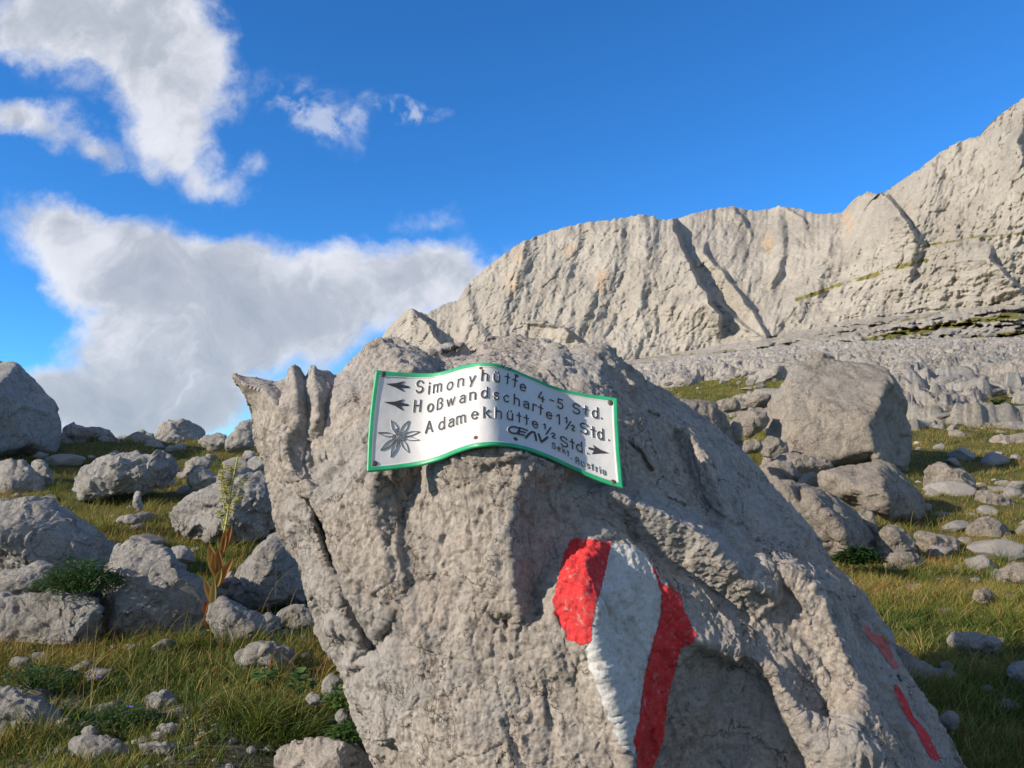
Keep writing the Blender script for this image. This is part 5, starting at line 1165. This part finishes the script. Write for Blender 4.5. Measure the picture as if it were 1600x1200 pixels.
grass('dry_stems', 260, (40, 560), (2.8, 5.5), (.30, .48), (.0016, .0028), 'thin straw coloured stems rising above the left grass', 'stuff', 19, (.72, .95), rows=6, ymin=930, bend=.25)
grass('tall_grass', 7000, (1290, 1700), (3.6, 9), (.11, .22), (.003, .006), 'longer tufts of green grass right of the great boulder', 'stuff', 20, (.2, .5), clump=50, rows=5, bend=.6)
grass('dry_stems', 240, (1330, 1700), (5, 12), (.22, .42), (.002, .003), 'thin straw coloured stems in the right hand meadow', 'stuff', 21, (.7, .95), rows=5, bend=.4)
grass('tall_grass', 5000, (40, 420), (6, 15.5), (.14, .26), (.004, .006), 'shaggy tufts of grass near the left crest', 'stuff', 22, (.25, .6), clump=60, rows=4, bend=.5)

grass('grass', 45000, (560, 1290), (3.4, 26), (.06, .16), (.003, .006), 'turf growing behind the great boulder along its right flank', 'stuff', 33, (.2, .7), rows=2, dens=dr)
# ------------------------------------------------------------------ plants
def leaf_mesh(V, Fs, T, p0, dirv, up, length, width, fold=.15, droop=.3, tint=.3, n=6):
    dirv = np.array(dirv, float); dirv /= np.linalg.norm(dirv); side = np.cross(dirv, up); side /= np.linalg.norm(side)+1e-9; nu = np.cross(side, dirv)
    i0 = len(V)
    for k in range(n+1):
        t = k/n; w = width*.5*math.sin(math.pi*min(1, .08+t*.92))**.8 if k < n else 0.0005
        c = np.array(p0)+dirv*length*t-np.array([0, 0, 1])*droop*length*t*t
        V += [c-side*w+nu*w*fold, c, c+side*w+nu*w*fold]; T += [tint, tint-.05, tint]
    for k in range(n):
        a = i0+3*k; Fs += [[a, a+1, a+4, a+3], [a+1, a+2, a+5, a+4]]
def tube(V, Fs, T, pts, r0, r1, tint, n=7):
    i0 = len(V); m = len(pts)
    for k, p in enumerate(pts):
        r_ = r0+(r1-r0)*k/(m-1)
        for j in range(n):
            a = 2*math.pi*j/n; V.append(np.array(p)+np.array([math.cos(a)*r_, math.sin(a)*r_, 0])); T.append(tint)
    for k in range(m-1):
        for j in range(n): Fs.append([i0+k*n+j, i0+k*n+(j+1) % n, i0+(k+1)*n+(j+1) % n, i0+(k+1)*n+j])
def leafy_mat(name, stops, tr=.35):
    m, nt, b = new_mat(name, .55, .3); a = N(nt, 'ShaderNodeAttribute', attribute_name='tint'); tc = N(nt, 'ShaderNodeTexCoord')
    v = math_(nt, 'ADD', a.outputs['Fac'], math_(nt, 'MULTIPLY', math_(nt, 'SUBTRACT', noise(nt, tc.outputs['Object'], 40, 5, .6), .5), .35)); c = ramp(nt, v, stops)
    nt.links.new(c, b.inputs['Base Color']); t = N(nt, 'ShaderNodeBsdfTranslucent'); nt.links.new(c, t.inputs[0]); mx = N(nt, 'ShaderNodeMixShader'); mx.inputs[0].default_value = tr
    nt.links.new(b.outputs[0], mx.inputs[1]); nt.links.new(t.outputs[0], mx.inputs[2]); nt.links.new(mx.outputs[0], nt.nodes['Material Output'].inputs[0]); return m
def plant_tall():
    d = 4.02; base = at(327, 985, d)
    root = bpy.data.objects.new('flowering_plant', None); COL.objects.link(root); root.location = tuple(base)
    tag(root, 'tall plant with a yellow green flower spike and withered orange leaves among the boulders', 'plant')
    def put(name, V, Fs, T, mat, parent=root):
        me = mesh_from(name, np.array(V)-base, Fs); add_attr(me, 'tint', T); o = link(name, me, mat, root); return o
    mo = leafy_mat('withered_leaf', [(0, (.26, .08, .04)), (.35, (.48, .20, .05)), (.6, (.55, .32, .08)), (1, (.40, .38, .10))]); my = leafy_mat('flower_green', [(0, (.22, .26, .04)), (.5, (.42, .42, .09)), (1, (.58, .54, .16))], .2)
    stem = [at(*p) for p in ((327, 985, d), (331, 950, d), (336, 915, d), (342, 885, d), (347, 850, d), (353, 820, d), (358, 790, d), (362, 762, d), (367, 735, d), (372, 712, d))]
    V, Fs, T = [], [], []; tube(V, Fs, T, stem, .009, .003, .75); put('stem', V, Fs, T, my)
    Z = np.array([0, 0, 1.])
    for (a, b, w, t, ty) in (((341, 905), (328, 855), .055, .45, 0), ((340, 902), (333, 862), .04, .75, 0), ((343, 900), (340, 860), .04, .25, 0), ((338, 918), (361, 876), .034, .35, 0), ((348, 862), (361, 822), .03, .25, 0), ((345, 870), (352, 828), .028, .4, 0), ((332, 945), (320, 905), .03, .5, 0), ((331, 950), (334, 908), .032, .8, 0), ((336, 920), (345, 890), .032, .75, 0), ((330, 965), (320, 940), .05, .05, 0), ((328, 985), (325, 945), .034, .6, 0), ((329, 985), (322, 955), .04, .0, 0)):
        p0 = at(*a, d); p1 = at(*b, d-.03); V, Fs, T = [], [], []; dv = p1-p0; L0 = np.linalg.norm(dv)
        leaf_mesh(V, Fs, T, p0, dv, np.array([.3, -1, .2]), L0*1.12, w, .5, .04, t, 8); put('leaf', V, Fs, T, mo)
    # panicle: side branches crowded with little flowers
    V, Fs, T = [], [], []; r = random.Random(5)
    def floret(p, s, t):
        for k in range(5):
            a = 2*math.pi*k/5+r.random(); leaf_mesh(V, Fs, T, p, (math.cos(a), math.sin(a), .35), Z, s, s*.55, .3, .1, t, 3)
    br = [[(353, 820), (362, 765), (368, 735), (373, 712)], [(357, 795), (352, 770), (347, 752), (348, 740)], [(358, 770), (362, 740), (361, 728)], [(352, 800), (345, 768), (347, 738), (352, 728)], [(356, 790), (370, 765), (382, 752), (386, 748)], [(355, 800), (368, 782), (380, 772)], [(352, 812), (362, 798), (374, 778)], [(354, 775), (352, 765), (349, 745), (346, 738)], [(350, 830), (345, 808), (342, 798)], [(351, 772), (356, 758), (361, 748), (362, 730)]]
    for q in br:
        pts = [at(x, y, d+r.uniform(-.04, .04)) for x, y in q]; tube(V, Fs, T, pts, .003, .0015, .6, 5)
        for i in range(len(pts)-1):
            for k in range(8):
                t = r.random(); p = pts[i]*(1-t)+pts[i+1]*t; floret(p+np.array([r.uniform(-.014, .014), r.uniform(-.014, .014), r.uniform(-.008, .008)]), r.uniform(.014, .026), r.uniform(.6, 1.2))
    for k in range(26):
        t = r.random(); p = at(350+r.uniform(-14, 20), 800+r.uniform(0, 28), d+r.uniform(-.04, .04)); floret(p, .006, .1)
    put('flower_spike', V, Fs, T, my)
plant_tall()
M_leaf = leafy_mat('leafy_green', [(0, (.020, .05, .012)), (.5, (.055, .12, .025)), (1, (.14, .22, .05))])
def clump(px, py, d, wpx, hpx, n, ln, wd, label, seed, name='leafy_plant', tint=(.2, .8), rise=.5):
    r = random.Random(seed); base = at(px, py, d); root = bpy.data.objects.new(name, None); COL.objects.link(root); root.location = tuple(base); tag(root, label, 'plant')
    V, Fs, T = [], [], []; SV, SF, ST = [], [], []; s = d/F
    for k in range(n):
        a = r.uniform(0, 6.28); q = r.random()**.5; p = base+np.array([math.cos(a)*q*wpx*s*.5, math.sin(a)*q*wpx*s*.4, (1-q*q)*hpx*s*r.uniform(.3, 1)])
        if k % 4 == 0: tube(SV, SF, ST, [base+np.array([math.cos(a)*q*wpx*s*.2, math.sin(a)*q*wpx*s*.15, -.02]), p], .002, .001, .3, 4)
        b = a+r.uniform(-1, 1); leaf_mesh(V, Fs, T, p, (math.cos(b), math.sin(b), r.uniform(.1, 1)*rise*2), np.array([0, 0, 1.]), r.uniform(.6, 1.2)*ln, wd*r.uniform(.7, 1.2), .3, .35, r.uniform(*tint), 4)
    for nm, A, B, C_ in (('leaves', V, Fs, T), ('stems', SV, SF, ST)):
        me = mesh_from(nm, np.array(A)-base, B); add_attr(me, 'tint', C_); link(nm, me, M_leaf, root)
clump(122, 918, 4.0, 125, 46, 900, .055, .011, 'dense dark green leafy clump growing on top of the left boulders', 1)
clump(415, 1062, 3.0, 26, 24, 26, .035, .030, 'pale green lobed leaves in the grass under the smooth pale rock', 2, tint=(.6, 1))
clump(470, 1074, 2.8, 34, 24, 30, .036, .032, 'broad pale green leaves nearest the left foot of the great boulder', 3, tint=(.5, 1))
clump(528, 1100, 2.62, 40, 26, 120, .028, .012, 'small yellow green herb against the left foot of the great boulder', 4, tint=(.8, 1.3))
clump(545, 1150, 2.5, 60, 20, 220, .024, .010, 'low green herb just above the tan bottom rock', 5, tint=(.3, .9))
clump(190, 1130, 2.9, 120, 30, 420, .022, .009, 'creeping green herb with tiny leaves in the lower left grass', 6, tint=(.2, .9))
clump(60, 1065, 3.3, 120, 26, 380, .026, .010, 'dark green herb above the jagged corner rock', 7, tint=(.1, .6))
clump(1562, 640, 27, 40, 16, 500, .18, .07, 'round dark green cushion shrub on the bare slope', 8, 'shrub', (.2, .7))
clump(1340, 878, 7.0, 70, 24, 600, .08, .03, 'dark leafy plant at the lower end of the long tan boulder', 9, tint=(0, .5))
def bloom(px, py, d, h, col, label, seed=1):
    r = random.Random(seed); base = at(px, py, d); root = bpy.data.objects.new('wildflower', None); COL.objects.link(root); root.location = tuple(base); tag(root, label, 'flower')
    m = plain('petals', col, .6, .3, var=.2, scale=200); V, Fs, T = [], [], []; top = base+np.array([.01, 0, h]); tube(V, Fs, T, [base, base+np.array([.004, 0, h*.5]), top], .0018, .001, .3, 4)
    me = mesh_from('stem', np.array(V)-base, Fs); add_attr(me, 'tint', T); link('stem', me, M_leaf, root)
    V, Fs, T = [], [], []
    for k in range(6): leaf_mesh(V, Fs, T, top, (math.cos(k*1.05), math.sin(k*1.05), .5), np.array([0, 0, 1.]), h*.16, h*.08, .3, .2, .5, 3)
    link('petals', mesh_from('petals', np.array(V)-base, Fs), m, root)
bloom(1466, 930, 6.3, .12, (.55, .25, .45), 'pink wildflower in the sunlit grass on the right')
bloom(148, 1100, 3.0, .09, (.16, .10, .42), 'violet wildflower in the lower left grass')
bloom(196, 1150, 2.75, .09, (.16, .10, .42), 'violet wildflower near the scree at the bottom left')
